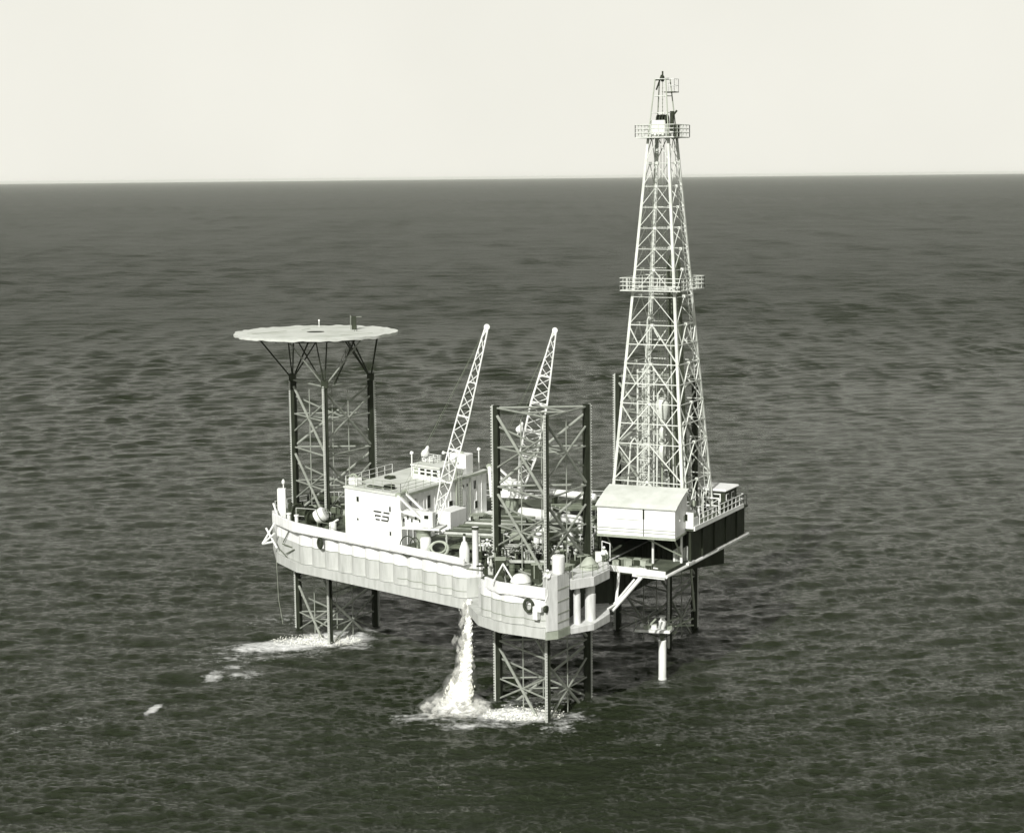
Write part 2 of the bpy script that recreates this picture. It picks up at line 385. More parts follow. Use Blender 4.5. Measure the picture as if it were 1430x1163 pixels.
# skirting platform, ladder, wing cabin
MB().prism(pl(13.2, HLEN + .6, -1.6, -.02), ZD + .06, ZD + .75).build('side_platform', 'white', house)
MB().prism(pl(6.9, 10.2, -1.9, -.02), ZD + .06, ZD + 2.6).build('side_cabin', 'house', house, bevel=.04)
ld = MB()
for s in (11.0, 11.55):
    ld.beam(hp(s, -.3, ZD + .3), hp(s, -.3, ZH + 1.0), .06)
for i in range(18): ld.tube(hp(11.0, -.3, ZD + .5 + i * .31), hp(11.55, -.3, ZD + .5 + i * .31), .025, 5)
ld.build('ladder', 'grey', house)
MB().tube(hp(10.7, -.12, ZD + .4), hp(10.7, -.12, ZH + 2.3), .09, 8).build('downpipe', 'grey', house); ld = MB().tube(hp(13.6, -.1, ZD + .4), hp(13.6, -.1, ZH - .3), .05, 6)
ld.build('downpipe', 'grey', house)
# things on the house roof
wh = thing('wheelhouse', 'small white control cabin with a row of windows on the house roof', 'cabin', tuple(hp(7, 2.2, ZH)))
q0, q1, w0, w1 = 8.0, 11.5, .35, 4.3
W0, W1 = hp(q0, w1, 0), hp(q0, w0, 0)
zz = ZH + 1.38
MB().prism(pl(q0, q1, w0, w1), ZH + .003, zz).build('wall', 'house', wh)
MB().prism(pl(q0 - .25, q1 + .2, w0 - .2, w1 + .2), zz + .003, zz + .16).build('roof', 'roof', wh)
for i in range(4):
    w = w1 - .55 - i * .92
    fr = MB()
    p = hp(q0 - .03, w, ZH + .86); f_ = MB().box(p, (.78, .07, .84), (HW.x, HW.y)).build('window', 'white', wh)
    for zz_, hh in ((ZH + 1.06, .24), (ZH + .66, .26)):
        MB().box((p.x + fn.x * .03, p.y + fn.y * .03, zz_), (.64, .05, hh), (HW.x, HW.y)).build('pane', 'glass' if i != 0 else 'grey', f_)
mb = MB().rail([hp(9.6, 4.2, zz + .16), hp(9.6, 2.4, zz + .16), hp(11.2, 2.4, zz + .16), hp(11.2, 4.2, zz + .16), hp(9.6, 4.2, zz + .16)], .6, .035, .7, (.33, .66)); mb.build('roof_rack', 'white', wh)
fu = thing('water_tank', 'plain white square tank on the house roof beside the crane boom', 'tank', tuple(hp(13.8, 1.2, ZH)))
MB().prism(pl(13.0, 14.6, .1, 2.45), ZH + .003, ZH + 2.15).build('tank_shell', 'house', fu, bevel=.06)
MB().lathe([(.18, 0), (.18, .2), (.02, .24)], hp(13.8, 1.2, ZH + 2.15), 10).build('vent', 'grey', fu)
def lamp_post(label, p, h, arm):
    t = thing('lamp_post', label, 'lamp', tuple(p), 'floodlight posts on the house roof')
    MB().tube(p, p + V((0, 0, h)), .07, 8).build('post', 'white', t, True)
    hd_ = p + V((arm, 0, h))
    m = MB()
    if arm: m.tube(p + V((0, 0, h)), hd_, .05, 6)
    m.lathe([(.05, .24), (.1, .18), (.21, .0), (.18, -.02)], hd_ + V((0, 0, .0)), 12, axis=(-.2, -.6, .75))
    m.build('lamp_shade', 'white', t, True)
lamp_post('white floodlight post at the back left corner of the control cabin', hp(8.4, 4.75, ZH), 2.6, 0)
lamp_post('white floodlight post with bent arm beside the control cabin', hp(9.6, .12, ZH), 2.9, -.55)
lamp_post('white floodlight post at the far end of the house roof', hp(16.4, .5, ZH), 2.3, 0)
hr = thing('hose_reel', 'small white hose reel on the front left corner of the house roof', 'hose reel', tuple(hp(.8, HWID - .7, ZH)))
MB().ring(hp(.8, HWID - .7, ZH + .65), .5, .12, (-.6, -.8, .1), 18, 6).build('reel', 'grey', hr, True)
MB().box(hp(.9, HWID - .9, ZH + .42), (1.3, .9, .8), (HW.x, HW.y)).build('cabinet', 'house', hr, bevel=.12)
for i, (s, w, l, c, lab) in enumerate(((1.0, 4.7, 2.0, 'dark', 'dark bundle of pipes lying by the front edge of the house roof'), (1.6, 2.9, 1.3, 'black', 'short black coil of hose on the house roof behind the rail'), (6.2, 6.4, .9, 'dark', 'dark hatch cover on the back left of the house roof'))):
    t = thing(('pipe_bundle', 'hose_coil', 'hatch_cover')[i], lab, ('pipes', 'hose', 'hatch')[i], tuple(hp(s, w, ZH)))
    if i == 0:
        for k in range(4): MB().tube(hp(s + k * .16, w + l / 2, ZH + .12), hp(s + k * .16, w - l / 2, ZH + .12), .08, 8).build('pipe', c, t, True)
    elif i == 1:
        MB().ring(hp(s, w, ZH + .12), .5, .12, (0, 0, 1), 18, 6).ring(hp(s, w, ZH + .33), .48, .12, (0, 0, 1), 18, 6).build('coil', c, t, True)
    else:
        MB().box(hp(s, w, ZH + .15), (.9, .9, .3), (HW.x, HW.y)).build('lid', c, t, bevel=.05); MB().tube(hp(s, w + .3, ZH + .36), hp(s, w - .3, ZH + .36), .03).build('handle', 'grey', t)

# ------------------------------------------------------------------ cranes
def crane(label, base, foot, tip, wid, hook, zcab, facing):
    base = V(base); foot = V(foot); tip = V(tip)
    t = thing('pedestal_crane', label, 'crane', tuple(base), 'deck cranes')
    MB().lathe([(.95, 0), (.95, .25), (.72, .3), (.72, zcab - base.z - .35), (.95, zcab - base.z - .25), (.95, zcab - base.z)], base, 20).build('pedestal', 'grey', t, True)
    c = V((base.x, base.y, zcab)); fx = V((facing[0], facing[1], 0)).normalized(); fy = V((-fx.y, fx.x, 0))
    MB().box(c + V((0, 0, .1)), (4.2, 2.4, .2), facing).build('turntable', 'white', t)
    MB().box(c - fx * 1.0 + fy * .4 + V((0, 0, .95)), (2.5, 1.5, 1.5), facing).build('engine_house', 'white', t, bevel=.06)
    cb = MB().box(c + fx * .75 - fy * .72 + V((0, 0, 1.0)), (1.3, .8, 1.55), facing).build('operator_cab', 'white', t, bevel=.06)
    MB().box(c + fx * .75 - fy * 1.13 + V((0, 0, 1.3)), (.45, .03, .35), facing).build('window', 'glass', cb)
    for sd in (-1, 1):
        o = fy * sd * 1.12
        apex = c + V((0, 0, 3.3)) - fx * 2.25 + o * .8
        g = MB().beam(c - fx * 1.95 + o + V((0, 0, .2)), apex, .32, .2)
        g.beam(c + fx * 1.2 + o + V((0, 0, .2)), apex, .34, .18)
        g.beam(c - fx * 1.9 + o + V((0, 0, 1.75)), c + fx * .1 + o + V((0, 0, 1.3)), .24, .14)
        g.build('gantry_frame', 'white', t)
    for i in range(5):
        q = c - fx * (1.9 - i * .42) + V((0, 0, .75 + .25 * (i % 2))); MB().box(q - fy * .37, (.16, .05, .34), facing).build('vent_slot', 'chord', t)
    ap = c + V((0, 0, 3.3)) - fx * 2.25
    MB().lathe([(.3, -1.0), (.3, -.85), (.16, -.85), (.16, .85), (.3, .85), (.3, 1.0)], ap, 14, axis=tuple(fy)).build('hoist_drum', 'grey', t)
    # boom
    d = (tip - foot); L_ = d.length; d = d / L_
    bx = d.cross(V((0, 1, 0))).normalized() if abs(d.dot(V((0, 1, 0)))) < .9 else V((1, 0, 0))
    by = bx.cross(d).normalized()
    bo = MB().lathe([(.3, -.2), (.3, .2)], tip, 12, axis=tuple(by)).box(tip - d * .3, (.34, .34, .5)).build('boom', 'white', t)
    def half(u):
        if u < .22: return .18 + (wid / 2 - .18) * u / .22
        if u > .55: return wid / 2 + (.15 - wid / 2) * (u - .55) / .45
        return wid / 2
    def pt(u, i, j): h = half(u); return foot + d * (L_ * u) + bx * h * i + by * h * j
    us = [0, .12, .22, .40, .55, .7, .85, 1.0]
    for i, j in ((-1, -1), (1, -1), (1, 1), (-1, 1)):
        m = MB().path([pt(u, i, j) for u in us], .075, 6); m.build('boom_chord', 'white', bo)
    nb = 17
    cs = [(-1, -1), (1, -1), (1, 1), (-1, 1)]
    for k in range(nb):
        u0 = k / nb; u1 = (k + 1) / nb
        for f_ in range(4):
            (i0, j0), (i1, j1) = cs[f_], cs[(f_ + 1) % 4]
            m = MB()
            if (k + f_) % 2: m.tube(pt(u0, i0, j0), pt(u1, i1, j1), .045, 5)
            else: m.tube(pt(u0, i1, j1), pt(u1, i0, j0), .045, 5)
            m.build('lacing_bar', 'white', bo)
    for u in (.0, .22, .38, .55, .72):
        m = MB()
        for f_ in range(4): m.beam(pt(u, *cs[f_]), pt(u, *cs[(f_ + 1) % 4]), .13 if u < .6 else .09)
        m.build('boom_frame', 'white', bo)
    for sd in (-1, 1):
        MB().tube(ap + fy * sd * .6, tip + by * sd * .2, .011, 5).build('pendant_rope', 'rope', t)
    hk = V(hook)
    MB().tube(tip + V((-.1, 0, 0)), hk + V((.1, 0, .9)), .014, 5).build('hoist_rope', 'rope', t)
    MB().lathe([(.05, .8), (.16, .7), (.2, .4), (.4, .12), (.45, -.12), (.33, -.34), (.05, -.45)], hk, 14, axis=(.35, 0, .94)).ring(hk + V((-.1, 0, -.62)), .2, .06, (0, 1, 0), 12, 5).build('hook_block', 'white', t, True)
    return t
crane('white lattice boom crane standing before the white house, hook drawn left', (-8.9, 174.4, ZD), (-7.75, 174.2, 16.0), (-2.4, 176.2, 35.4), 1.15, (-8.65, 176, 22.9), 15.7, (.95, -.3))
crane('white lattice boom crane seen through the nearest lattice leg', (-.1, 190.6, ZD), (.75, 190.2, 16.3), (4.66, 190.4, 33.8), 1.75, (.83, 189, 23.4), 15.9, (.95, -.3))

# ------------------------------------------------------------------ derrick
ZF = 16.6
HB0, HT0 = 3.98, 1.12                                    # half width at the floor, at the crown
ZC = 53.6
def dh(z): return HB0 + (HT0 - HB0) * (z - ZF) / (ZC - ZF)
def dc(z, i, j, k=1.0): h = dh(z) * k; return dl(h * i, h * j, z)
dk = thing('derrick', 'tall white lattice drilling derrick tapering to a railed crown', 'derrick', tuple(dl(0, 0, ZF)))
COR = [(-1, -1), (-1, 1), (1, 1), (1, -1)]              # front-left, front-right, back-right, back-left
for i, j in COR:
    m = MB(); prev = None
    a = dc(ZF, i, j); b = dc(ZC, i, j)
    u = (E1 * -i); w = (E2 * -j)
    m.beam(a + w * .13, b + w * .10, .25, .06, up=tuple(E1)); m.beam(a + u * .11, b + u * .09, .25, .06, up=tuple(E2))
    m.build('derrick_leg', 'derrick', dk)
lev = [ZF, 20.55, 24.2, 28.1, 31.95, 35.7, 38.4, 41.0, 43.0, 45.0, 47.0, 49.0, 51.2, ZC]
for n_ in range(len(lev) - 1):
    z0, z1 = lev[n_], lev[n_ + 1]; zm = (z0 + z1) / 2
    for f_ in range(4):
        c0, c1 = COR[f_], COR[(f_ + 1) % 4]
        a0, b0, a1_, b1 = dc(z0, *c0), dc(z0, *c1), dc(z1, *c0), dc(z1, *c1)
        big = z1 < 37
        w_ = .085 if big else .055
        MB().beam(a1_, b1, w_).build('girt', 'derrick', dk)
        top = (a1_ + b1) / 2
        if n_ == 0 and f_ in (0, 2):                     # wide X and W at the foot
            lo = (a0 + b0) / 2
            for p, q in ((a0, top), (b0, top)):
                MB().beam(p, q, .14).build('brace', 'derrick', dk)
            MB().beam(a0.lerp(top, .5), a0.lerp(b0, .25) , .1).build('secondary_brace', 'derrick', dk)
            MB().beam(b0.lerp(top, .5), a0.lerp(b0, .75), .1).build('secondary_brace', 'derrick', dk)
        else:
            MB().beam(a0, top, .105 if big else .065).build('brace', 'derrick', dk)
            MB().beam(b0, top, .105 if big else .065).build('brace', 'derrick', dk)
            if big:
                MB().beam(a0.lerp(top, .5), a1_.lerp(a0, .0), .09).build('secondary_brace', 'derrick', dk)
                MB().beam(b0.lerp(top, .5), b1, .09).build('secondary_brace', 'derrick', dk)
                if n_ in (2, 3, 4): MB().beam(dc(zm, *c0), dc(zm, *c1), .09).build('secondary_brace', 'derrick', dk)
        MB().box(top, (.3, .3, .26), tuple(E2[:2]) if f_ % 2 == 0 else tuple(E1[:2])).build('gusset', 'derrick', dk)
for i, j in ((1, -1), (1, 1)):                           # ladder strips up the back legs
    m = MB()
    for s_ in (-.2, .2): m.tube(dc(ZF, i, j, .9) + E2 * s_, dc(ZC, i, j, .86) + E2 * s_, .03, 5)
    for q in range(90): p = dc(ZF, i, j, .9).lerp(dc(ZC, i, j, .86), q / 90); m.tube(p - E2 * .2, p + E2 * .2, .018, 4)
    m.build('ladder', 'derrick', dk)
def ringwalk(z, inner, outer, name, rh=1.15, m='derrick'):
    q = MB()
    for (a0, a1_, b0, b1) in ((-outer, outer, -outer, -inner), (-outer, outer, inner, outer), (-outer, -inner, -inner, inner), (inner, outer, -inner, inner)):
        ps = [dl(a0, b0, 0), dl(a1_, b0, 0), dl(a1_, b1, 0), dl(a0, b1, 0)]
        q.prism([(p.x, p.y) for p in ps], z, z + .09)
    o = q.build(name, m, dk)
    pts = [dl(-outer, -outer, z + .09), dl(-outer, outer, z + .09), dl(outer, outer, z + .09), dl(outer, -outer, z + .09)]
    for k in range(4): MB().rail([pts[k], pts[(k + 1) % 4]], rh, .045, .75, (.35, .68)).build('guard_rail', m, o)
    return o
ringwalk(39.0, dh(39) + .35, 3.15, 'monkey_board_walkway')
ringwalk(ZC, 1.0, 2.0, 'crown_platform', 1.15)
q = MB()
for k in range(7): q.beam(dl(-1.9 + k * .5, -.6, 39.12), dl(-1.9 + k * .5, 1.7, 39.12), .09)
q.beam(dl(-2, -.6, 39.1), dl(1.6, -.6, 39.1), .2); q.build('racking_fingers', 'derrick', dk)
# crown block and gin pole frame
cbk = MB().beam(dl(-1, -.4, ZC + .3), dl(1, -.4, ZC + .3), .25).beam(dl(-1, .4, ZC + .3), dl(1, .4, ZC + .3), .25).build('crown_block', 'derrick', dk)
MB().box(dl(0, -.25, ZC + .95), (1.5, 1.3, 1.5), tuple(E2[:2])).build('crown_housing', 'derrick', dk, bevel=.08)
for k in range(4): MB().lathe([(.5, -.06), (.5, .06)], dl(0, -.45 + k * .3, ZC + 1.75), 16, axis=tuple(E2)).build('sheave', 'dark', cbk)
m = MB().box(dl(.9, 1.05, ZC + .6), (.5, .5, 1.3), tuple(E2[:2])).box(dl(.2, .9, ZC + 1.6), (.3, .3, 1.9), tuple(E2[:2])).tube(dl(.2, .9, ZC + 2), dl(.2, 1.4, ZC + 2.6), .1); m.build('crown_motor', 'dark', cbk)
TZ = 59.2
for i, j in COR:
    a = dl(i * 1.05, j * 1.05, ZC + .1); b = dl(i * .55, j * .55, TZ); MB().beam(a, b, .10).build('gin_pole_leg', 'grey', dk)
for z, h in ((TZ, .55), (57.6, .67), (56.0, .82)):
    m = MB()
    for k in range(4): m.beam(dl(COR[k][0] * h, COR[k][1] * h, z), dl(COR[(k + 1) % 4][0] * h, COR[(k + 1) % 4][1] * h, z), .06)
    m.build('gin_pole_girt', 'derrick', dk)
m = MB().lathe([(.3, -.09), (.3, .09)], dl(0, 0, TZ + .05), 14, axis=tuple(E2)).beam(dl(-.1, -.7, TZ - .05), dl(-.1, .7, TZ), .16).beam(dl(0, -.65, TZ - 1), dl(0, -.1, TZ + .4), .12)
m.tube(dl(0, 0, TZ - .1), dl(0, 0, TZ + .75), .08); m.build('gin_pole_sheave', 'dark', dk)
bk = MB().prism([tuple(dl(a, b, 0)[:2]) for a, b in ((-.5, .35), (.6, .35), (.6, 1.45), (-.5, 1.45))], 57.9, 57.98).build('top_basket', 'dark', dk)
MB().rail([dl(-.5, .4, 57.98), dl(-.5, 1.4, 57.98), dl(.6, 1.4, 57.98), dl(.6, .4, 57.98)], 1.2, .025, .55, (.5,)).build('guard_rail', 'white', bk)
m = MB().tube(dl(0, 0, 54), dl(0, 0, 59), .025, 5)
for k in range(12): m.box(dl(0, 0, 54.4 + k * .36), (.1, .1, .07))
m.build('gin_line', 'rope', dk)
# travelling block, hook, swivel, kelly, drilling lines, hung on the derrick
tb = thing('travelling_block', 'white rounded travelling block hanging on wires inside the derrick', 'pulley block', tuple(dl(0, 0, 27)))
MB().lathe([(.2, 1.5), (.5, 1.3), (.68, .9), (.66, .2), (.5, -.6), (.32, -1.2), (.15, -1.35)], dl(0, 0, 26.9), 18).build('block_body', 'derrick', tb, True)
MB().lathe([(.12, 0), (.3, -.25), (.35, -.6), (.25, -1.0), (.14, -1.2)], dl(0, 0, 25.5), 14).ring(dl(0, 0, 24.1), .3, .1, tuple(E1), 14, 6).build('hook', 'derrick', tb, True)
MB().lathe([(.1, 0), (.32, -.2), (.42, -.7), (.3, -1.3), (.12, -1.6)], dl(0, 0, 23.7), 14).build('swivel', 'derrick', tb, True)
for k in range(6): MB().tube(dl((k % 2 - .5) * .3, -.35 + k * .14, 28.2), dl((k % 2 - .5) * .4, -.4 + k * .16, ZC), .028, 5).build('drilling_line', 'pipe', tb)
MB().tube(dl(0, 0, 22.1), dl(0, 0, ZF), .09, 8).build('kelly', 'grey', tb, True)
m = MB(); hp_ = [dl(.1, .1, 23.4)]
for k in range(1, 13): u = k / 12; hp_.append(dl(.1 + .9 * u, .3 + 1.6 * u, 23.4 - 5.0 * math.sin(u * PI) * .9 + 4.2 * u * u))
m.path(hp_, .08, 6).build('rotary_hose', 'dark', tb)
# stands of pipe racked upright inside the derrick
for k in range(16):
    a = 1.5 + (k % 4) * .3; b = -.3 + (k // 4) * .42
    tag(MB().tube(dl(a + .25, b + .75, ZF + .02), dl(a * .86 - .1, b * .8 + .25, 41.6 + (k % 3) * .3), .085, 6).build('pipe_stand', 'pipe'), 'upright stand of dark drill pipe racked inside the derrick', 'drill pipe', 'drill pipe stands racked in the derrick')
for k, (a, b, z1) in enumerate(((-2.9, .6, 29), (-2.6, 2.4, 34), (-.6, 2.9, 26), (1.9, 2.6, 24), (.9, -2.9, 36), (2.9, -1.4, 22), (-2.4, -2.9, 24), (.2, 1.6, 21.5))):
    f1 = dh(z1) / dh(ZF)
    t = thing('riser_pipe', ('pale upright riser pipe', 'grey upright riser pipe')[k % 2] + ' among the pipework in the lower half of the derrick', 'pipe', tuple(dl(a, b, ZF)), ('pale', 'grey')[k % 2] + ' riser pipes in the derrick')
    MB().path([dl(a, b, ZF), dl(a * f1, b * f1, z1), dl(a * f1 + .5, b * f1 + .2, z1 + .5), dl(a * f1 + .9, b * f1 + .4, z1 - .2)], .08, 6).build('pipe', ('derrick', 'rack')[k % 2], t, True)
    MB().box(dl(a, b, ZF + 1.1), (.4, .4, .55), tuple(E1[:2])).build('valve', ('white', 'grey')[k % 2], t, bevel=.05); MB().ring(dl(a, b, ZF + 1.7), .26, .04, (0, 0, 1), 12, 5).build('hand_wheel', 'white', t)
# inner mast-like stair tower seen in the middle of the derrick
st = thing('stair_tower', 'narrow white lattice ladder tower standing inside the derrick', 'ladder tower', tuple(dl(-1.2, -1.6, ZF)))
pa = [(-1.0, -2.2), (-1.0, -1.0), (.2, -1.0), (.2, -2.2)]
for a, b in pa: MB().tube(dl(a, b, ZF), dl(a, b, 31.2), .10, 6).build('post', 'derrick', st)
for k in range(10):
    z = ZF + 1.3 + k * 1.45; m = MB()
    for i in range(4):
        p, q = pa[i], pa[(i + 1) % 4]; m.beam(dl(*p, z), dl(*q, z), .07); m.beam(dl(*p, z - 1.4), dl(*q, z), .055)
    m.build('lacing', 'derrick', st)

# ------------------------------------------------------------------ drill floor and its substructure
def dpoly(a0, a1_, b0, b1): return [tuple(dl(a, b, 0)[:2]) for a, b in ((a0, b0), (a1_, b0), (a1_, b1), (a0, b1))]
df = thing('drill_floor', 'dark steel drill floor and skirt carrying the derrick over the hull side', 'drill floor', tuple(dl(0, 0, 13)))
MB().prism(dpoly(-4.6, 9.0, -5.3, 5.15), ZF - .35, ZF).build('floor_plate', 'deck', df)
MB().prism(dpoly(-4.2, 11.0, 4.5, 4.6), 13.15, ZF - .353).build('skirt', 'dark_hullshade', df)
MB().prism(dpoly(11.0, 11.1, -4, 4.6), 13.15, ZF - .353).build('skirt', 'dark_hullshade', df)
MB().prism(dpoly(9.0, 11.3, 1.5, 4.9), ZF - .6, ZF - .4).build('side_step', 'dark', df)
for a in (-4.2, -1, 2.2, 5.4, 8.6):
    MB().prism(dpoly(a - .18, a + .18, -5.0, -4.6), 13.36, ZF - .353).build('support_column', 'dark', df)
    MB().prism(dpoly(a - .12, a + .12, 4.6, 4.78), 13.2, ZF - .353).build('support_column', 'dark_hullshade', df)
MB().prism(dpoly(-4.3, 10.9, -4.5, -4.4), 13.36, ZF - .353).build('skirt', 'dark_hullshade', df)
MB().prism(dpoly(-4.6, 9.0, 5.153, 5.3), ZF - .3, ZF + .12).build('toe_board', 'white', df)
MB().rail([dl(-3.2, 5.22, ZF + .12), dl(9.0, 5.22, ZF + .12), dl(9.0, 2.4, ZF + .12)], 1.0, .045, 1.1).build('guard_rail', 'white', df)
MB().rail([dl(-4.5, -5.2, ZF), dl(9, -5.2, ZF), dl(9, 0, ZF)], 1.0, .035, 1.5).build('guard_rail', 'white', df)
MB().rail([dl(9.2, 4.8, ZF - .4), dl(11.2, 4.8, ZF - .4), dl(11.2, 1.6, ZF - .4)], 1.1, .03, 1.0).build('guard_rail', 'dark', df)
# sill pipe running the whole length of the outer edge and the lower platform
sl = MB().tube(dl(-10.2, 4.62, 12.9), dl(12.0, 4.62, 12.9), .17, 8).tube(dl(-10.2, 4.62, 12.9), dl(-10.2, 1.6, 12.9), .15, 8)
sl.box(dl(-4.2, 4.6, 13.1), (1.6, .5, .22), tuple(E1[:2])); sl.tube(dl(3, 4.7, 13.05), dl(11.9, 4.7, 13.05), .14, 8)
sl.build('sill_pipe', 'white', df, True)
pf = thing('cantilever_platform', 'low white edged platform under the shed at the hull corner', 'platform', tuple(dl(-7, 1.5, 13)))
MB().prism(dpoly(-10.0, -4.3, -2.0, 4.4), 13.0, 13.2).build('floor_plate', 'deck', pf)
a, b = dl(-10.1, -1.7, 13.25), dl(-10.1, 4.55, 13.1)
MB().beam(a, b, .16, .55).beam(dl(-10.14, 1.2, 12.85), dl(-10.14, 4.5, 12.82), .12, .42).build('edge_beam', 'white', pf)
MB().beam(dl(-10.0, 4.5, 13.1), dl(-4.4, 4.5, 13.1), .1, .5).build('side_beam', 'dark', pf)
MB().tube((9.15, 163.1, 9.9), tuple(dl(-9.9, 2.1, 12.7)), .2, 8).tube((9.35, 163.5, 10.4), tuple(dl(-9.9, 1.3, 12.3)), .1, 6).build('diagonal_brace', 'white', pf)
MB().tube((9.55, 163.5, 10.5), tuple(dl(-9.9, -.3, 12.9)), .14, 8).tube((9.6, 163.4, 10.5), (8.7, 162.4, 10.2), .1, 6).build('vertical_strut', 'white', pf)
for k in range(5): MB().beam(dl(-9.9 + k * 1.3, -1.9, 12.85), dl(-9.9 + k * 1.3, 4.4, 12.85), .15, .25).build('joist', 'dark', pf)
hg = tag(MB().tube((19.28, 187.0, 3.9), (18.3, 184.3, 12.8), .13, 8).build('hanging_pipe', 'grey', None, True), 'single grey pipe hanging slantwise under the hull beside the far leg', 'pipe')

# ------------------------------------------------------------------ shed beside the derrick
sh = thing('pipe_shed', 'white corrugated shed with curved roof raised on struts before the derrick', 'shed', tuple(dl(-6.3, .6, 13.2)))
SA, SB, SL, SR = -8.3, -4.45, -3.3, 4.45
SZ0, SZ1, SZ2 = 16.15, 18.85, 20.15
prof = [(SA, SZ0), (SA, SZ1), (SA + .55, SZ1 + .24), (SA + 1.5, SZ1 + .58), (SA + 2.7, SZ1 + .98), (SB, SZ2), (SB, SZ0)]
def extr(pr, b0, b1):
    n_ = len(pr); vs_ = [dl(a, b0, z) for a, z in pr] + [dl(a, b1, z) for a, z in pr]
    fs_ = [(i, (i + 1) % n_, n_ + (i + 1) % n_, n_ + i) for i in range(n_)] + [tuple(range(n_)), tuple(range(n_, 2 * n_))]
    return MB().add(vs_, fs_)
extr(prof, SL, SR).build('wall', 'house', sh)
rp = [(SA - .18, SZ1 - .06), (SA + .5, SZ1 + .28), (SA + 1.5, SZ1 + .63), (SA + 2.7, SZ1 + 1.03), (SB + .15, SZ2 + .07), (SB + .15, SZ2 + .13), (SA + 2.65, SZ1 + 1.10), (SA + 1.45, SZ1 + .70), (SA + .45, SZ1 + .35), (SA - .22, SZ1 + .01)]
extr(rp, SL - .15, SR + .15).build('roof', 'roof', sh)
m = MB()
for k in range(5): p = SL + (SR - SL) * (k + .5) / 5; 
m.beam(dl(SA - .02, 1.35, SZ0 + .03), dl(SA - .02, 1.35, SZ1 - .1), .07, .04); m.box(dl(SA - .03, 1.35, SZ1 - .55), (.16, .05, 1.0), tuple(E2[:2]))
m.build('door_seam', 'chord', sh)
for z in (SZ0 + .35, SZ0 + .65): MB().beam(dl(SA - .03, SL, z), dl(SA - .03, SR, z), .05, .05).build('wall_batten', 'grey', sh)
MB().beam(dl(SA - .03, -1.6, SZ0 + 1.55), dl(SA - .03, 1.2, SZ0 + 1.5), .03, .04).build('wall_batten', 'grey', sh)
w_ = MB().box(dl(SA + 1.9, SR + .03, SZ1 - .6), (.9, .06, 1.5), tuple(E1[:2])).build('door', 'white', sh)
MB().box(dl(SA + 3.1, SR + .02, SZ1 - 1.35), (.6, .05, .6), tuple(E1[:2])).build('vent', 'grey', sh)
m = MB().beam(dl(SA - .05, SL, SZ0 - .12), dl(SA - .05, SR + .1, SZ0 - .12), .2, .22).beam(dl(SB, SL, SZ0 - .12), dl(SB, SR, SZ0 - .12), .2, .22)
for b in (SL + .1, SL + 2.6, SL + 5.2, SR - .05): m.beam(dl(SA, b, SZ0 - .13), dl(SB, b, SZ0 - .13), .18, .2)
m.build('floor_frame', 'grey', sh)
m_ = [(dl(SA + .2, SR - .1, SZ0 - .2), dl(-4.6, 4.1, 13.4)), (dl(SA + .1, 1.6, SZ0 - .2), dl(-5.6, 4.3, 13.9)), (dl(SA + .2, SL + .9, SZ0 - .2), dl(-4.6, SL + .2, 14.0)), (dl(SA + .3, SL + .3, SZ0 - .2), dl(-5, SL - .8, 14.6))]
for p, q in m_: MB().tube(p, q, .09, 6).build('strut', 'grey', sh)
MB().lathe([(.14, 0), (.1, 3.2)], dl(-5.4, 4.2, 13.2), 10).build('corner_post', 'white', sh, True)
MB().tube(dl(-6.5, 1.7, 13.2), dl(-6.5, 1.7, SZ0 - .25), .12, 8).build('post', 'white', sh)

sh.rotation_euler.z = math.radians(5)
# upright tubes behind the platform edge, each a thing
for k in range(11):
    b = 2.6 + .19 * (k % 6) + .08; a = -5.6 + .32 * (k // 6) + (k % 6) * .17
    tag(MB().lathe([(.13, 0), (.13, 1.0 + .15 * (k % 3)), (.1, 1.1 + .15 * (k % 3))], dl(a + .9, b + .55, 13.2), 10).build('gas_bottle', 'rack' if k % 3 else 'white', None, True), 'upright gas bottle in the cluster below the shed corner', 'gas bottle', 'gas bottles under the shed')

# ------------------------------------------------------------------ doghouse and box at the floor edge
dg = thing('doghouse', 'dark little cabin with a white roof at the far edge of the drill floor', 'cabin', tuple(dl(6.2, 4.2, ZF)))
MB().prism(dpoly(4.3, 7.6, 2.3, 5.0), ZF + .003, ZF + 2.05).build('wall', 'dark', dg)
rp = [(4.0, 2.1), (7.9, 2.1), (7.9, 5.2), (4.0, 5.2)]
MB().prism([tuple(dl(a, b, 0)[:2]) for a, b in rp], ZF + 2.053, ZF + 2.3).build('roof', 'house', dg, bevel=.12)
for a in (4.9, 6.4):
    f_ = MB().box(dl(a, 5.03, ZF + 1.45), (.7, .06, .65), tuple(E1[:2])).build('window', 'white', dg); MB().box(dl(a, 5.06, ZF + 1.45), (.55, .04, .5), tuple(E1[:2])).build('pane', 'glass', f_)
f_ = MB().box(dl(4.27, 3.9, ZF + 1.35), (1.3, .06, .95), tuple(E2[:2])).build('window', 'white', dg); MB().box(dl(4.24, 3.9, ZF + 1.35), (1.1, .05, .75), tuple(E2[:2])).build('pane', 'glass', f_)
m = MB()
for b in (2.6, 4.7):
    m.tube(dl(3.4, b, ZF), dl(3.4, b, ZF + 1.5), .07); 
m.tube(dl(3.4, 2.6, ZF + 1.5), dl(3.4, 4.7, ZF + 1.5), .07).tube(dl(3.4, 2.6, ZF + .75), dl(3.4, 4.7, ZF + .75), .06).tube(dl(3.4, 2.6, ZF + .1), dl(3.4, 4.7, ZF + 1.45), .04)
dr = thing('welded_stand', 'white welded pipe frame standing in front of the dark cabin', 'frame', tuple(dl(3.4, 3.6, ZF))); m.build('frame', 'white', dr)
wb = thing('mud_box', 'open white steel box at the front right corner of the drill floor', 'box', tuple(dl(-4.0, 4.4, ZF)))
m = MB()
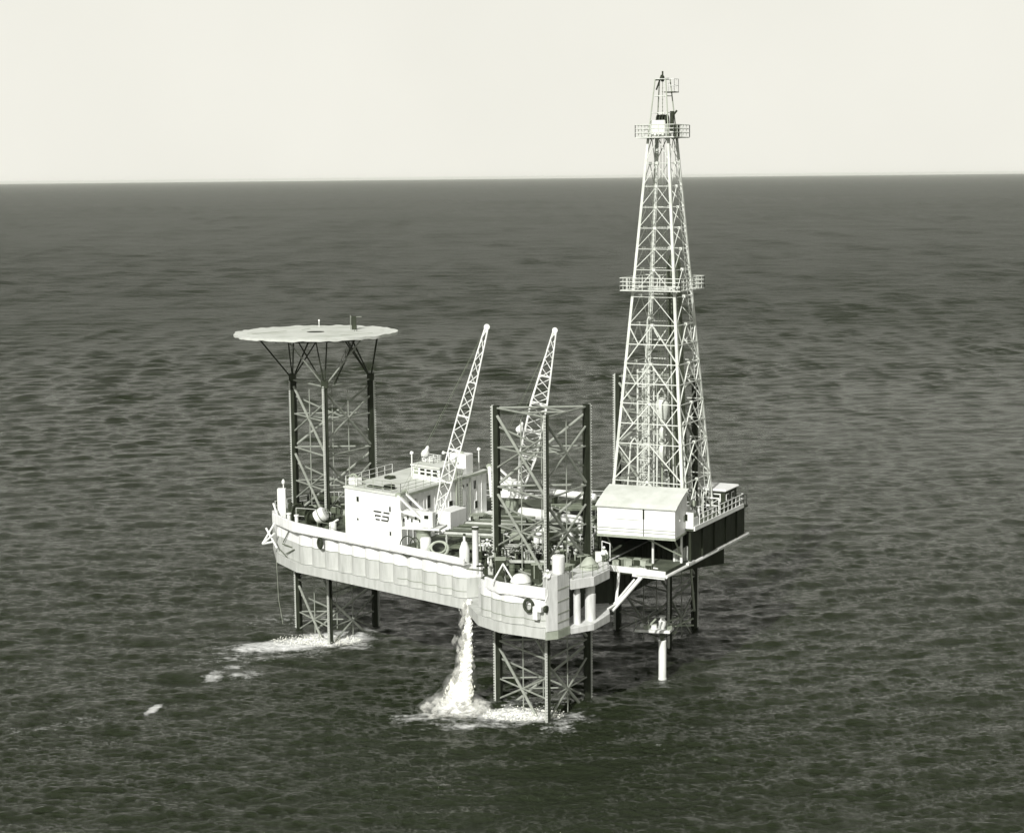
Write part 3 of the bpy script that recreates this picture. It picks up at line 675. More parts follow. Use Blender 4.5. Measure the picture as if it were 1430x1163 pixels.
for (a0, a1_, b0, b1, z1) in ((-4.75, -4.65, 3.6, 5.2, 1.5), (-3.5, -3.4, 3.6, 5.2, .8), (-4.65, -3.5, 5.1, 5.2, .95), (-4.65, -3.5, 3.6, 3.7, 1.5)): m.prism(dpoly(a0, a1_, b0, b1), ZF - .1, ZF + z1)
m.build('box_wall', 'white', wb); MB().prism(dpoly(-4.78, -4.753, 3.8, 4.6), ZF + .65, ZF + 1.3).build('opening', 'chord', wb)
# machines standing on the drill floor
dw = thing('drawworks', 'dark winch drum between frames at the back of the drill floor', 'winch', tuple(dl(2.6, -.5, ZF)))
MB().lathe([(.9, -1.2), (.9, -1.05), (.5, -1.05), (.5, 1.05), (.9, 1.05), (.9, 1.2)], dl(2.6, -.6, ZF + 1.0), 20, axis=tuple(E2)).build('drum', 'rust', dw, True)
MB().box(dl(2.6, -2.1, ZF + .75), (1.2, 1.6, 1.5), tuple(E2[:2])).build('gear_case', 'grey', dw, bevel=.08); MB().box(dl(2.6, 1.1, ZF + .6), (.7, 1.6, 1.2), tuple(E2[:2])).build('brake_case', 'dark', dw, bevel=.08)
rt = thing('rotary_table', 'round rotary table in the middle of the drill floor', 'rotary table', tuple(dl(0, 0, ZF)))
MB().lathe([(1.0, 0), (1.0, .25), (.75, .32), (.2, .32)], dl(0, 0, ZF + .003), 22).build('table', 'grey', rt, True)
for k in range(9):
    a = -2.6 + rnd.random() * 5; b = 2.2 + rnd.random() * 2.2
    lab = ['white valve on the drill floor behind the outer rail', 'grey pump on the drill floor behind the outer rail', 'white standpipe on the drill floor behind the outer rail'][k % 3]
    t = thing(('valve', 'pump', 'standpipe')[k % 3], lab, ('valve', 'pump', 'pipe')[k % 3], tuple(dl(a, b, ZF)), ('valves', 'pumps', 'standpipes')[k % 3] + ' on the drill floor')
    if k % 3 == 0: MB().tube(dl(a, b, ZF), dl(a, b, ZF + .8), .12).ring(dl(a, b, ZF + .9), .25, .04, (0, 0, 1), 12, 5).build('valve_body', 'white', t)
    elif k % 3 == 1:
        MB().box(dl(a, b, ZF + .3), (.9, .6, .55), tuple(E1[:2])).build('bed', 'grey', t, bevel=.04); MB().lathe([(.25, -.4), (.25, .4)], dl(a, b, ZF + .7), 12, axis=tuple(E1)).build('motor', 'white', t, True)
    else: MB().path([dl(a, b, ZF), dl(a, b, ZF + 2.2), dl(a + .3, b, ZF + 2.5), dl(a + .6, b, ZF + 2.2)], .07).build('riser', 'derrick', t)

# ------------------------------------------------------------------ wellhead column in the sea
wl = thing('well_column', 'white well column rising from the sea with a small cluttered platform on top', 'well column', (14.82, 174.5, 0))
wc = V((14.82, 174.5, 0))
MB().lathe([(.42, -3), (.42, .12), (.39, .15), (.39, 3.95), (.34, 4.0)], wc, 18).build('conductor', 'white', wl, True)
MB().lathe([(.22, 4.0), (.22, 4.4), (.32, 4.45), (.32, 4.6), (.2, 4.65), (.2, 5.0)], wc, 14).build('casing_head', 'rust', wl, True)
a = V((.97, -.22, 0)); b_ = V((.3, .95, 0))
def wp(u, v, z): return wc + a * u + b_ * v + V((0, 0, z))
pf2 = MB().prism([tuple(wp(u, v, 0)[:2]) for u, v in ((-2.6, -.95), (.95, -.95), (.95, .95), (-2.6, .95))], 4.95, 5.22).build('platform', 'white', wl)
for u, v in ((-2.5, -.8), (-1.6, .8), (.8, .8), (2.4, 1.2)): MB().tube(wp(u, v, 5.2), wp(u, v, 6.3), .03, 5).build('rail_post', 'grey', wl)
MB().beam(wp(.9, .7, 5.35), wp(2.9, 1.3, 5.35), .12).build('plank', 'timber', wl); MB().beam(wp(1.2, .4, 5.4), wp(2.7, 1.9, 5.9), .14).build('plank', 'timber', wl)
MB().beam(wp(-1.5, 0, 5.25), wp(-.7, .2, 6.15), .14).build('plank', 'timber', wl); MB().beam(wp(.3, .1, 5.8), wp(1.5, .9, 6.2), .12).build('plank', 'timber', wl)
MB().lathe([(.2, 5.2), (.38, 5.45), (.4, 5.95), (.25, 6.1), (.22, 6.25), (.34, 6.4), (.34, 6.5)], wc, 14).build('wellhead', 'white', wl, True)
for k, (u, v) in enumerate(((-2.0, .1), (-1.5, -.5), (-.9, .4), (-.8, -.3), (.6, .3), (.75, -.4), (.5, .75))):
    MB().box(wp(u, v, 5.4), (.5, .35, .3 + .1 * (k % 2)), (1, .3 * (k - 3))).build('fitting', ('white', 'grey', 'timber')[k % 3], wl)
for s_ in (-.6, .6): MB().beam(wp(s_ * 3.4 - .6, 0, 4.95), wp(s_ * .3, 0, 4.3), .1).build('bracket', 'dark', wl)

# ------------------------------------------------------------------ loose things along the left edge
def pt3(x, y, z=ZD + .05): return V((x, y, z))
lk = thing('life_raft_locker', 'tall white locker with a lamp on top at the left corner of the deck', 'locker', (-24.95, 190.6, ZD))
MB().box((-24.95, 190.6, 15.4), (.9, .8, 3.2)).build('cabinet', 'white', lk, bevel=.04); MB().tube((-24.75, 190.6, 17.0), (-24.75, 190.6, 17.5), .06).lathe([(.16, 0), (.2, .25), (.05, .5)], (-24.75, 190.6, 17.5), 10).build('lamp', 'white', lk, True)
fd = thing('fairlead_frame', 'white welded frame hanging outside the left corner of the hull', 'mooring frame', (-25.9, 189.6, 12))
m = [((-25.8, 189.9, 15.5), (-25.2, 189.4, 13.9)), ((-25.6, 189.4, 13.5), (-27.0, 189.2, 11.2)), ((-27.0, 189.2, 11.2), (-25.6, 189.0, 12.4)), ((-26.6, 189.4, 12.9), (-25.4, 188.9, 10.8)), ((-27.0, 189.2, 11.2), (-25.9, 189.3, 11.4))]
for p, q in m: MB().tube(p, q, .11, 6).build('tube', 'white', fd)
for k, (p, q) in enumerate((((-24.6, 188.1, 11.6), (-23.9, 187.2, 12.9)), ((-24.7, 188.2, 11.4), (-23.5, 186.7, 11.3)), ((-24.3, 187.7, 10.4), (-23.2, 186.1, 11.2)), ((-25.1, 189.0, 10.6), (-24.2, 187.5, 10.1)))):
    MB().tube(p, q, .06, 6).build('hook', 'rust', fd)
rp_ = tag(MB().path([(-25.6, 189.6, 9.2), (-25.5, 189.7, 5), (-25.1, 189.8, 2.2)], .022, 5).build('hanging_rope', 'grey'), 'thin rope hanging from the left corner of the hull towards the sea', 'rope')
for k in range(2):
    x = -23.9 + k * .95; y = 187.9 - k * 1.1
    t = thing('bollard', 'pair of short white bollards on the left deck edge, ' + ('outer one' if k == 0 else 'one nearer the buoy'), 'bollard', (x, y, ZD + .05), 'bollards on the left deck edge')
    MB().lathe([(.2, 0), (.2, 1.25), (.28, 1.3), (.28, 1.45)], (x, y, ZD + .05), 12).build('post', 'white', t, True); MB().box((x, y, ZD + .09), (.7, .7, .08)).build('foot', 'grey', t)
def winch(label, p, ax, r=.9, L_=2.0):
    p = V(p); t = thing('anchor_winch', label, 'winch', tuple(p), 'anchor winches round the left leg'); a_ = V((ax[0], ax[1], 0)).normalized(); b2 = V((-a_.y, a_.x, 0))
    MB().lathe([(r, -L_ / 2), (r, -L_ / 2 + .1), (r * .6, -L_ / 2 + .1), (r * .6, L_ / 2 - .1), (r, L_ / 2 - .1), (r, L_ / 2)], p + V((0, 0, r + .1)), 20, axis=tuple(a_)).build('drum', 'dark', t, True)
    for s_ in (-1, 1): MB().box(p + a_ * s_ * (L_ / 2 + .2) + V((0, 0, .6)), (.2, 1.3, 1.2), ax).build('side_frame', 'dark', t)
    MB().box(p + a_ * (L_ / 2 + .8) + V((0, 0, .55)), (.9, .8, 1.0), ax).build('motor', 'rust', t, bevel=.08)
    MB().box(p + V((0, 0, .06)), (L_ + 2.4, 1.9, .12), ax).build('bed', 'deck', t)
winch('dark anchor winch behind the left bulwark beside the tall white locker', (-22.6, 190.2, ZD + .05), (.8, -.6))
winch('dark anchor winch between the left leg and the white buoy', (-20.9, 187.6, ZD + .05), (.75, -.66), .8, 1.6)
winch('dark anchor winch on the far side of the left leg', (-22, 200, ZD + .05), (1, .1))
by_ = thing('mooring_buoy', 'tilted white drum shaped buoy lying on the left bulwark', 'buoy', (-20.2, 185.7, 14.3))
MB().lathe([(.35, -.75), (.72, -.6), (.78, -.1), (.78, .35), (.6, .55), (.2, .6)], (-20.2, 185.7, 14.95), 18, axis=(.75, -.2, .45)).build('drum', 'white', by_, True)
MB().ring((-20.2, 185.7, 14.95), .8, .05, (.75, -.2, .45), 20, 6).build('band', 'rust', by_); MB().ring((-19.6, 185.55, 15.35), .22, .05, (.2, -.9, .1), 12, 5).build('eye', 'rust', by_)
tk = thing('paint_drum', 'small white drum with a stub pipe near the front left of the house', 'drum', (-18.9, 184.6, ZD + .05))
MB().lathe([(.4, 0), (.4, .95), (.36, 1.0), (.36, 1.02)], (-18.9, 184.6, ZD + .05), 14).build('shell', 'white', tk, True); MB().tube((-18.9, 184.6, 14.3), (-18.3, 184.1, 14.75), .12).build('spout', 'white', tk)
for k in range(7):
    x, y = -22.5 + rnd.random() * 5.5, 189 + rnd.random() * 8
    t = thing('deck_box', 'rusty steel tool box on the crowded deck around the left leg', 'box', (x, y, ZD + .05), 'tool boxes round the left leg', rnd.random() * 3)
    t['_o'] = [0, 0, 0]; MB().box((0, 0, .4), (1.2, .7, .8)).build('body', ('rust', 'dark', 'tarp')[k % 3], t, bevel=.03); MB().box((0, 0, .84), (1.25, .75, .07)).build('lid', 'grey', t)
m = MB()
gr = thing('deck_rail_frame', 'light pipe handrail beside the left leg behind the winches', 'handrail', (-21, 189, ZD))
MB().rail([(-23.3, 189.4, ZD + .05), (-21.4, 188.6, ZD + .05), (-19.3, 186.6, ZD + .05)], 1.7, .05, 1.6, (.5,)).build('rail', 'rack', gr)

# rings and hose along the left wall
def liferet(name, label, c, R, r, nrm, m_, group=None, sx=1.0):
    return tag(MB().ring(c, R, r, nrm, 22, 8, sx).build(name, m_, None, True), label, 'ring', group)
liferet('hose_loop', 'large dark hose loop hung over the bulwark in front of the house', (-10.4, 173.2, 14.1), 1.0, .055, (-.6, -.78, .1), 'dark')
liferet('hose_loop', 'smaller dark hose loop beside the large one on the bulwark', (-9.7, 172.9, 14.3), .7, .05, (-.35, -.9, .15), 'dark', None, .7)
liferet('tyre_fender', 'dark tyre hanging on the hull wall below the white buoy', (-20.0, 181.95, 12.7), .48, .16, (-.68, -.73, 0), 'dark', None, .6)
liferet('life_ring', 'dark ring hanging on the near block wall left of the corner pillar', (1.3, 156.75, 12.0), .55, .14, (-.5, -.85, 0), 'dark', None, .8)
cl = thing('hose_coil', 'oval pale hose coil lying at the bulwark below the pipe rack', 'hose', (-7.3, 171.9, 13.9))
MB().ring((-7.3, 171.7, 14.1), .8, .12, (-.3, -.75, .55), 22, 6, 1.25).ring((-7.3, 171.75, 14.25), .6, .1, (-.3, -.75, .55), 22, 6, 1.3).build('coil', 'tarp', cl, True)
wd = thing('white_drum', 'round white drum under the crane in front of the house', 'drum', (-8.5, 172.7, ZD + .05))
MB().lathe([(.45, 0), (.55, .15), (.55, 1.25), (.45, 1.4), (.1, 1.45)], (-8.6, 172.75, ZD + .35), 18).build('shell', 'white', wd, True); MB().box((-8.6, 172.75, ZD + .2), (1.1, 1.1, .3)).build('stand', 'dark', wd)
sp_ = thing('standpipe', 'tall pale vertical pipe post at the right end of the long wall', 'post', (-3.5, 166.6, ZD))
MB().lathe([(.3, -.6), (.3, 3.75), (.33, 3.8), (.33, 3.95), (.1, 4.0)], (-3.6, 166.7, ZD), 16).build('pipe', 'hullw', sp_, True); MB().lathe([(.34, 0), (.34, .25)], (-3.6, 166.7, 17.0), 16).build('collar', 'dark', sp_)
bt = thing('white_bottle', 'white cone topped tank just left of the tall pipe post', 'tank', (-4.7, 168.9, ZD + .05))
MB().lathe([(.5, 0), (.5, 1.3), (.25, 2.0), (.12, 2.1), (.12, 2.6)], (-4.7, 168.9, ZD + .05), 16).build('tank_shell', 'white', bt, True); MB().lathe([(.14, 2.6), (.14, 2.8)], (-4.7, 168.9, ZD + .05), 10).build('cap', 'dark', bt)
# pipe rack: the frame, and every pipe on it
pr = thing('pipe_rack', 'steel rack frame holding the long dark pipes beside the white house', 'pipe rack', (-3.5, 176, ZD + .05))
rx = V((.95, -.30, 0)).normalized(); ry = V((.42, .907, 0))
def rk_(u, v, z): return V((-6.7, 173.3, ZD + .05)) + rx * u + ry * v + V((0, 0, z))
for u in (.2, 3.6):
    MB().beam(rk_(u, -.2, 1.5), rk_(u, 10.5, 1.5), .2, .22).build('cross_beam', 'rack', pr)
    for v in (-.1, 3.4, 7, 10.4): MB().beam(rk_(u, v, 0), rk_(u, v, 1.9), .16).build('post', 'rack', pr)
for k in range(21):
    v = .15 + k * .5 + rnd.uniform(-.06, .06)
    tag(MB().tube(rk_(-.4 - .3 * rnd.random(), v, 1.74 + .12 * (k % 3)), rk_(4.6 + .5 * rnd.random(), v + .1, 1.74 + .12 * (k % 3)), .125 + .04 * (k % 2), 8).build('drill_pipe', ('pipe', 'rack', 'dark', 'rust', 'pipe')[k % 5], None, True), 'long drill pipe lying across the rack beside the white house', 'drill pipe', 'pipes on the rack by the house')
for k in range(9):
    v = .4 + k * .36
    tag(MB().tube(rk_(-.1, v, .5), rk_(4.4, v, .5), .15, 8).build('drill_pipe', 'rust', None, True), 'rusty pipe lying under the rack beside the white house', 'drill pipe', 'pipes under the rack by the house')
ds = thing('round_cover', 'white oval cover lying behind the tall pipe post', 'cover', (-1.9, 178.5, 14.8))
MB().lathe([(1.15, 0), (1.2, .12), (.9, .3), (.2, .38)], (-2.5, 181.5, 14.6), 22).build('lid', 'white', ds, True); MB().lathe([(1.0, 0), (1.0, 1.2)], (-2.5, 181.5, ZD + .06), 20).build('tub', 'dark', ds, True)

# ------------------------------------------------------------------ near corner
tp_ = thing('tripod_davit', 'small white three legged davit on the near bulwark', 'davit', (-.9, 158.9, 13.7))
ap_ = V((-.95, 158.9, 15.35))
for p in ((-2.0, 158.9, 13.5), (.25, 158.0, 13.5), (-.7, 160.3, ZD)): MB().tube(p, ap_, .08, 6).build('leg', 'white', tp_)
MB().lathe([(.1, 0), (.2, -.2), (.16, -.5), (.05, -.7)], ap_ - V((0, 0, .6)), 10).tube(ap_, ap_ - V((0, 0, .6)), .02, 5).build('pulley', 'dark', tp_)
dm = thing('canvas_hood', 'white rounded canvas hood behind the near bulwark', 'cover', (.6, 158.9, ZD + .05))
m = MB(); vs = []; 
m.lathe([(.95, 0), (.98, .35), (.85, .7), (.55, .98), (.2, 1.08), (.02, 1.1)], (.65, 158.9, ZD + .05), 18).build('hood', 'white', dm, True)
MB().ring((.65, 158.9, ZD + .4), .99, .03, (0, 0, 1), 20, 5).build('lashing', 'rope', dm)
tn = thing('vent_drum', 'white cylinder standing on top of the corner pillar', 'drum', (4.0, 157.6, 14.75))
MB().lathe([(.55, 0), (.58, .06), (.58, 1.5), (.5, 1.58), (.1, 1.6)], (4.05, 157.75, 14.753), 20).build('shell', 'hullw', tn, True); MB().tube((4.6, 157.6, 15.0), (4.9, 157.5, 15.0), .08).build('spout', 'dark', tn)
gp = thing('wall_fitting', 'white hose connection box on the near wall beside the dark ring', 'fitting', (2.7, 156, 11.6))
MB().box((2.15, 156.35, 11.75), (.9, .5, .5), (.84, -.54)).build('box', 'white', gp, bevel=.05); MB().lathe([(.3, 0), (.34, .1), (.34, .22), (.1, .25)], (2.75, 155.95, 11.85), 14, axis=(.8, -.5, 0)).build('wheel', 'dark', gp)
MB().box((2.0, 156.4, 11.2), (.5, .5, .8), (.84, -.54)).build('bracket', 'white', gp); MB().path([(2.95, 156.1, 13.9), (3.0, 156.05, 13.0), (2.75, 156.0, 12.4)], .06).build('hose', 'white', gp)
# crowded deck within and behind the near leg
ct = 0
def crate(label, x, y, z, sx, sy, sz, rz, m_, group, lidm='grey'):
    t = thing('crate', label, 'crate', (x, y, z), group, rz); t['_o'] = [0, 0, 0]
    MB().box((0, 0, sz / 2), (sx, sy, sz)).build('body', m_, t, bevel=.03); MB().box((0, 0, sz + .03), (sx + .06, sy + .06, .06)).build('lid', lidm, t)
    for k in (-.3, .3): MB().box((sx * k, 0, sz / 2), (.08, sy + .05, sz * .98)).build('batten', lidm, t)
def pump(label, x, y, rz, m_='dark'):
    t = thing('mud_pump', label, 'pump', (x, y, ZD + .05), 'mud pumps on the deck behind the near leg', rz); t['_o'] = [0, 0, 0]
    MB().box((0, 0, .2), (3.4, 1.5, .4)).build('skid', 'rust', t); MB().box((-.7, 0, .95), (1.5, 1.3, 1.1)).build('gear_case', m_, t, bevel=.15)
    for s_ in (-.4, 0, .4): MB().lathe([(.2, 0), (.24, .1), (.24, 1.4), (.16, 1.5)], (.1, s_, .9), 12, axis=(1, 0, 0)).build('cylinder', 'grey', t, True)
    MB().lathe([(.3, 0), (.34, .3), (.3, .65), (.05, .8)], (1.2, 0, 1.2), 14).build('air_chamber', 'white', t, True)
for k, (x, y, rz) in enumerate(((1.2, 171.5, .4), (4.6, 172.5, .5), (6.2, 178, 1.0), (1.0, 176.3, .2))):
    pump(('dark mud pump just behind the near leg, left one', 'dark mud pump behind the near leg towards the shed', 'grey mud pump beside the drill floor support', 'grey mud pump further back between the pipe rack and the leg')[k], x, y, rz, ('dark', 'dark', 'grey', 'grey')[k])
wt = [((.9, 186.2, 14.9), (4.2, 183.6, 14.9), .62, 'horizontal white tank seen through the near leg'), ((5.3, 184.4, 14.6), (6.9, 183.0, 14.6), .5, 'short horizontal white tank right of the larger white tank'), ((3.6, 196.6, 15.3), (8.9, 192.6, 15.3), .42, 'long thin white pipe on trestles at the back of the deck')]
for p, q, r, lab in wt:
    t = thing('tank' if r > .45 else 'pipe_section', lab, 'tank' if r > .45 else 'pipe', ((p[0] + q[0]) / 2, (p[1] + q[1]) / 2, ZD + .05)); d = (V(q) - V(p)); L_ = d.length
    MB().lathe([(.1, -.25), (r * .8, -.15), (r, .05), (r, L_ - .05), (r * .8, L_ + .15), (.1, L_ + .25)], p, 16, axis=tuple(d.normalized())).build('shell', 'white', t, True)
    for u in (.2, .8): c = V(p).lerp(V(q), u); MB().box((c.x, c.y, (ZD + .05 + c.z - r * .6) / 2), (.25, r * 1.6, c.z - r * .6 - ZD - .05), tuple(d.normalized()[:2])).build('saddle', 'dark', t)
for k in range(16):
    u = k * .34; p = V((4.2, 194.2, ZD + .9)) + V((.35, -.7, 0)) * u * .9; q = p + V((5.2, .5, 0))
    tag(MB().tube(p, q, .12, 8).build('drill_pipe', 'pipe' if k % 4 else 'grey', None, True), 'dark pipe in the wide rack at the back of the deck left of the shed', 'drill pipe', 'pipes in the back rack')
br = thing('pipe_rack', 'low steel rack at the back of the deck left of the shed', 'pipe rack', (6, 191, ZD + .05))
for u in (.1, 4.2): MB().beam(V((4.2 + u, 194.6, ZD + .72)), V((6.0 + u, 190.6, ZD + .72)), .18).build('cross_beam', 'rack', br); MB().beam(V((4.2 + u, 194.4, ZD + .05)), V((4.2 + u, 194.4, ZD + .7)), .16).build('post', 'rack', br); MB().beam(V((6 + u, 190.8, ZD + .05)), V((6 + u, 190.8, ZD + .7)), .16).build('post', 'rack', br)
dp = thing('large_pipe', 'thick dark pipe section lying on the deck below the second crane', 'pipe', (.8, 187, ZD + .05))
MB().tube((-1.6, 186.3, ZD + .75), (2.6, 188.8, ZD + .85), .65, 18).build('shell', 'pipe', dp, True); MB().lathe([(.7, 0), (.7, .15)], (-1.6, 186.3, ZD + .75), 18, axis=(.86, .51, 0)).build('flange', 'rust', dp)
lad = thing('gangway', 'lattice sided gangway lying across the deck inside the near leg', 'gangway', (1.2, 168.6, 14.6))
m = MB()
for s_ in (-.35, .35):
    for z in (14.3, 14.95): m.beam((-.9, 169.2 + s_, z), (3.2, 168.6 + s_, z), .09)
    for k in range(9): x = -.9 + k * .46; m.beam((x, 169.2 - .07 * k + s_, 14.3 if k % 2 else 14.95), (x + .46, 169.13 - .07 * k + s_, 14.95 if k % 2 else 14.3), .05)
m.build('side_truss', 'rack', lad); MB().box((1.15, 168.9, 14.26), (4.1, .7, .05), (.99, -.145)).build('tread', 'deck', lad)
bm_ = thing('spreader_beam', 'pale steel beam laid level across the foot of the near leg', 'beam', (1.2, 163.6, 14.2))
MB().beam((-1.0, 164.9, 14.3), (3.0, 164.4, 14.3), .2, .26).build('beam', 'rack', bm_)
for x_ in (-.9, 2.9): MB().box((x_, 164.9 if x_ < 0 else 164.4, 13.76), (.24, .3, .8)).build('stand', 'dark', bm_)
vp = thing('ventilator', 'white cowl ventilator standing behind the near leg', 'ventilator', (2.6, 173.5, ZD + .05))
MB().lathe([(.28, 0), (.28, 1.9)], (2.75, 174, ZD + .05), 14).build('stem', 'white', vp, True); MB().lathe([(.3, -.1), (.38, .1), (.5, .55), (.46, .56), (.1, .3)], (2.75, 174, ZD + 2.0), 16, axis=(-.3, -.8, .35)).build('cowl', 'white', vp, True)
spots = [(-1.2, 163.6), (4.9, 163.4), (6.6, 170.2), (-1.4, 171.4), (-2.5, 174.2), (3.4, 178.8), (7.8, 181), (-.4, 181.7), (8.6, 184.5), (2.2, 161.9), (6.4, 167.4), (-1.8, 168), (10.2, 187.8), (-3.6, 186.5)]
for k, (x, y) in enumerate(spots):
    crate('equipment crate standing among the machinery behind the near leg', x, y, ZD + .05, .9 + .8 * rnd.random(), .7 + .4 * rnd.random(), .6 + .9 * rnd.random(), rnd.random() * 3, ('dark', 'rust', 'white', 'tarp', 'dark')[k % 5], 'equipment crates on the deck')
for k in range(18):
    x = -2.4 + rnd.random() * 10; y = 161.5 + rnd.random() * 18
    if x - 2.86 > (y - 158) * .45: x -= 4
    t = thing('oil_drum', ('white' if k % 6 == 0 else 'dark') + ' oil drum standing on the crowded deck around the near leg', 'drum', (x, y, ZD + .05), ('white' if k % 6 == 0 else 'dark') + ' oil drums on the deck')
    MB().lathe([(.29, 0), (.3, .03), (.29, .3), (.31, .33), (.29, .36), (.29, .6), (.31, .63), (.29, .66), (.29, .88), (.27, .9)], (x, y, ZD + .05), 14).build('shell', 'white' if k % 6 == 0 else 'rust', t, True)
for k in range(12):
    x, y = -2.3 + rnd.random() * 7.5, 162 + rnd.random() * 14; pts = [(x, y, ZD + .12)]; an = rnd.random() * 6
    for q in range(14): an += rnd.uniform(-.7, .7); x += math.cos(an) * .35; y += math.sin(an) * .35; pts.append((x, y, ZD + .12 + .25 * rnd.random() * (q % 3 == 1)))
    tag(MB().path(pts, .06 + .03 * (k % 2), 6).build('deck_hose', ('dark', 'tarp', 'rack')[k % 3], None, True), ('dark', 'pale', 'grey')[k % 3] + ' hose snaking over the crowded deck around the near leg', 'hose', ('dark', 'pale', 'grey')[k % 3] + ' hoses on the deck')
for k in range(14):
    x, y = ((-2.0, 165), (5.6, 165.2), (.6, 165.8), (3.3, 167), (-1.2, 167.2), (5.0, 169.8), (2.1, 170.2), (-.6, 173.2), (7.2, 171.9), (3.0, 175.4), (5.2, 175.6), (-2.9, 169.6), (8.4, 177.6), (1.6, 164.9))[k]
    t = thing('pump_unit', 'dark engine driven pump unit among the clutter around the near leg', 'pump', (x, y, ZD + .05), 'pump units around the near leg', rnd.random() * 3); t['_o'] = [0, 0, 0]
    MB().box((0, 0, .12), (1.5, .8, .2)).build('skid', 'rust', t); MB().box((-.25, 0, .6), (.8, .6, .75)).build('engine', 'dark', t, bevel=.08)
    MB().lathe([(.1, -.3), (.32, -.22), (.32, .22), (.1, .3)], (.45, 0, .55), 14, axis=(1, 0, 0)).build('pump_casing', 'grey' if k % 3 else 'white', t, True)
    MB().path([(.45, 0, .85), (.45, 0, 1.5), (.45, .5, 1.6)], .07).build('outlet_pipe', 'rack' if k % 2 else 'white', t); MB().tube((-.4, .1, .95), (-.4, .1, 1.6 + .4 * rnd.random()), .05, 6).build('exhaust_pipe', 'grey', t)
for k in range(16):
    x, y = -2.6 + rnd.random() * 8.5, 163 + rnd.random() * 17
    if x - 2.86 > (y - 160) * .42: x -= 4
    t = thing('valve_stack', ('dark', 'pale')[k % 4 == 0] + ' valve stack with hand wheel in the clutter behind the near leg', 'valve', (x, y, ZD + .05), ('dark', 'pale')[k % 4 == 0] + ' valve stacks on the deck', rnd.random() * 3); t['_o'] = [0, 0, 0]; mm1 = 'rack' if k % 4 == 0 else 'dark'
    MB().box((0, 0, .3), (.5, .5, .6)).build('base', mm1, t, bevel=.05); MB().lathe([(.12, .6), (.2, .75), (.2, 1.0), (.12, 1.15), (.08, 1.7)], (0, 0, 0), 10).build('stem', mm1, t, True); MB().ring((0, 0, 1.7), .3, .045, (0, 0, 1), 12, 5).build('hand_wheel', mm1, t); MB().tube((-.9, 0, .85), (.9, 0, .85), .09, 6).build('cross_pipe', mm1, t)
for k in range(7):
    p = V((-2.2 + rnd.random() * 8, 163 + rnd.random() * 15, ZD + .15)); d = V((rnd.uniform(-1, 1), rnd.uniform(-1, 1), 0)).normalized() * (1.5 + rnd.random() * 2.5)
    tag(MB().tube(p, p + d + V((0, 0, .1 + .4 * rnd.random())), .08, 6).build('loose_pipe', 'rack' if k % 2 else 'pipe', None, True), 'loose short pipe lying on the deck around the near leg', 'pipe', 'loose pipes on the deck')
for k in range(3):
    mm = thing('manifold', 'pipe manifold with valves on the deck behind the near leg', 'manifold', (0, 0, 0), 'pipe manifolds on the deck')
    x, y = ((-2.6, 171.5), (7.0, 174.0), (4.3, 168.6))[k]; mm.location = (x, y, ZD + .05)
    for z in (.4, 1.1): MB().tube((-1.2, 0, z), (1.2, .3, z), .09, 8).build('header', 'white' if k == 0 else 'grey', mm, True)
    for i in range(4): MB().tube((-1 + i * .65, .05 * i, 0), (-1 + i * .65, .05 * i, 1.5), .06, 6).ring((-1 + i * .65, .05 * i, 1.55), .17, .03, (0, 0, 1), 10, 5).build('valve', 'white', mm)
# on the platform below the shed
for k in range(6):
    a_ = -9.3 + rnd.random() * 1.0; b2 = -1.2 + k * .72; p = dl(a_, b2, 13.2)
    crate(('pale crate', 'dark crate')[k % 2] + ' on the low platform below the shed', p.x, p.y, 13.2, .7, .6, .4 + .4 * rnd.random(), rnd.random() * 3, ('tarp', 'dark')[k % 2], ('pale', 'dark') [k % 2] + ' crates below the shed')
for k in range(7):
    p = dl(-9.6 + .18 * k, -.2 + .3 * k, 13.28 + .05 * (k % 3))
    tag(MB().tube(p, p + E2 * 1.6 + E1 * rnd.uniform(-.4, .4), .07, 6).build('loose_pipe', ('white', 'rack', 'pipe')[k % 3], None, True), 'short pipe in the heap on the low platform below the shed', 'pipe', 'pipes on the low platform')
fk = thing('control_stand', 'white control stand with a pipe guard at the right railing of the hull', 'control stand', (9.0, 168.4, ZD + .05))
MB().box((8.2, 167.5, ZD + .65), (.8, .6, 1.2)).build('cabinet', 'white', fk, bevel=.04); MB().path([(9.2, 167.2, ZD + .4), (9.2, 167.2, 15.4), (8.5, 168.4, 15.4), (8.5, 168.4, ZD + .05)], .05).build('guard', 'white', fk)
tc_ = thing('canvas_heap', 'pale canvas covered heap at the right railing of the near corner', 'cover', (7.0, 162.3, 14.0))
MB().lathe([(.9, 0), (.85, .4), (.5, .85), (.25, 1.1), (.02, 1.15)], (7.0, 162.6, 14.0), 9).build('canvas', 'tarp', tc_, True); MB().ring((7.0, 162.6, 14.3), .88, .03, (0, 0, 1), 16, 5).build('lashing', 'rope', tc_)

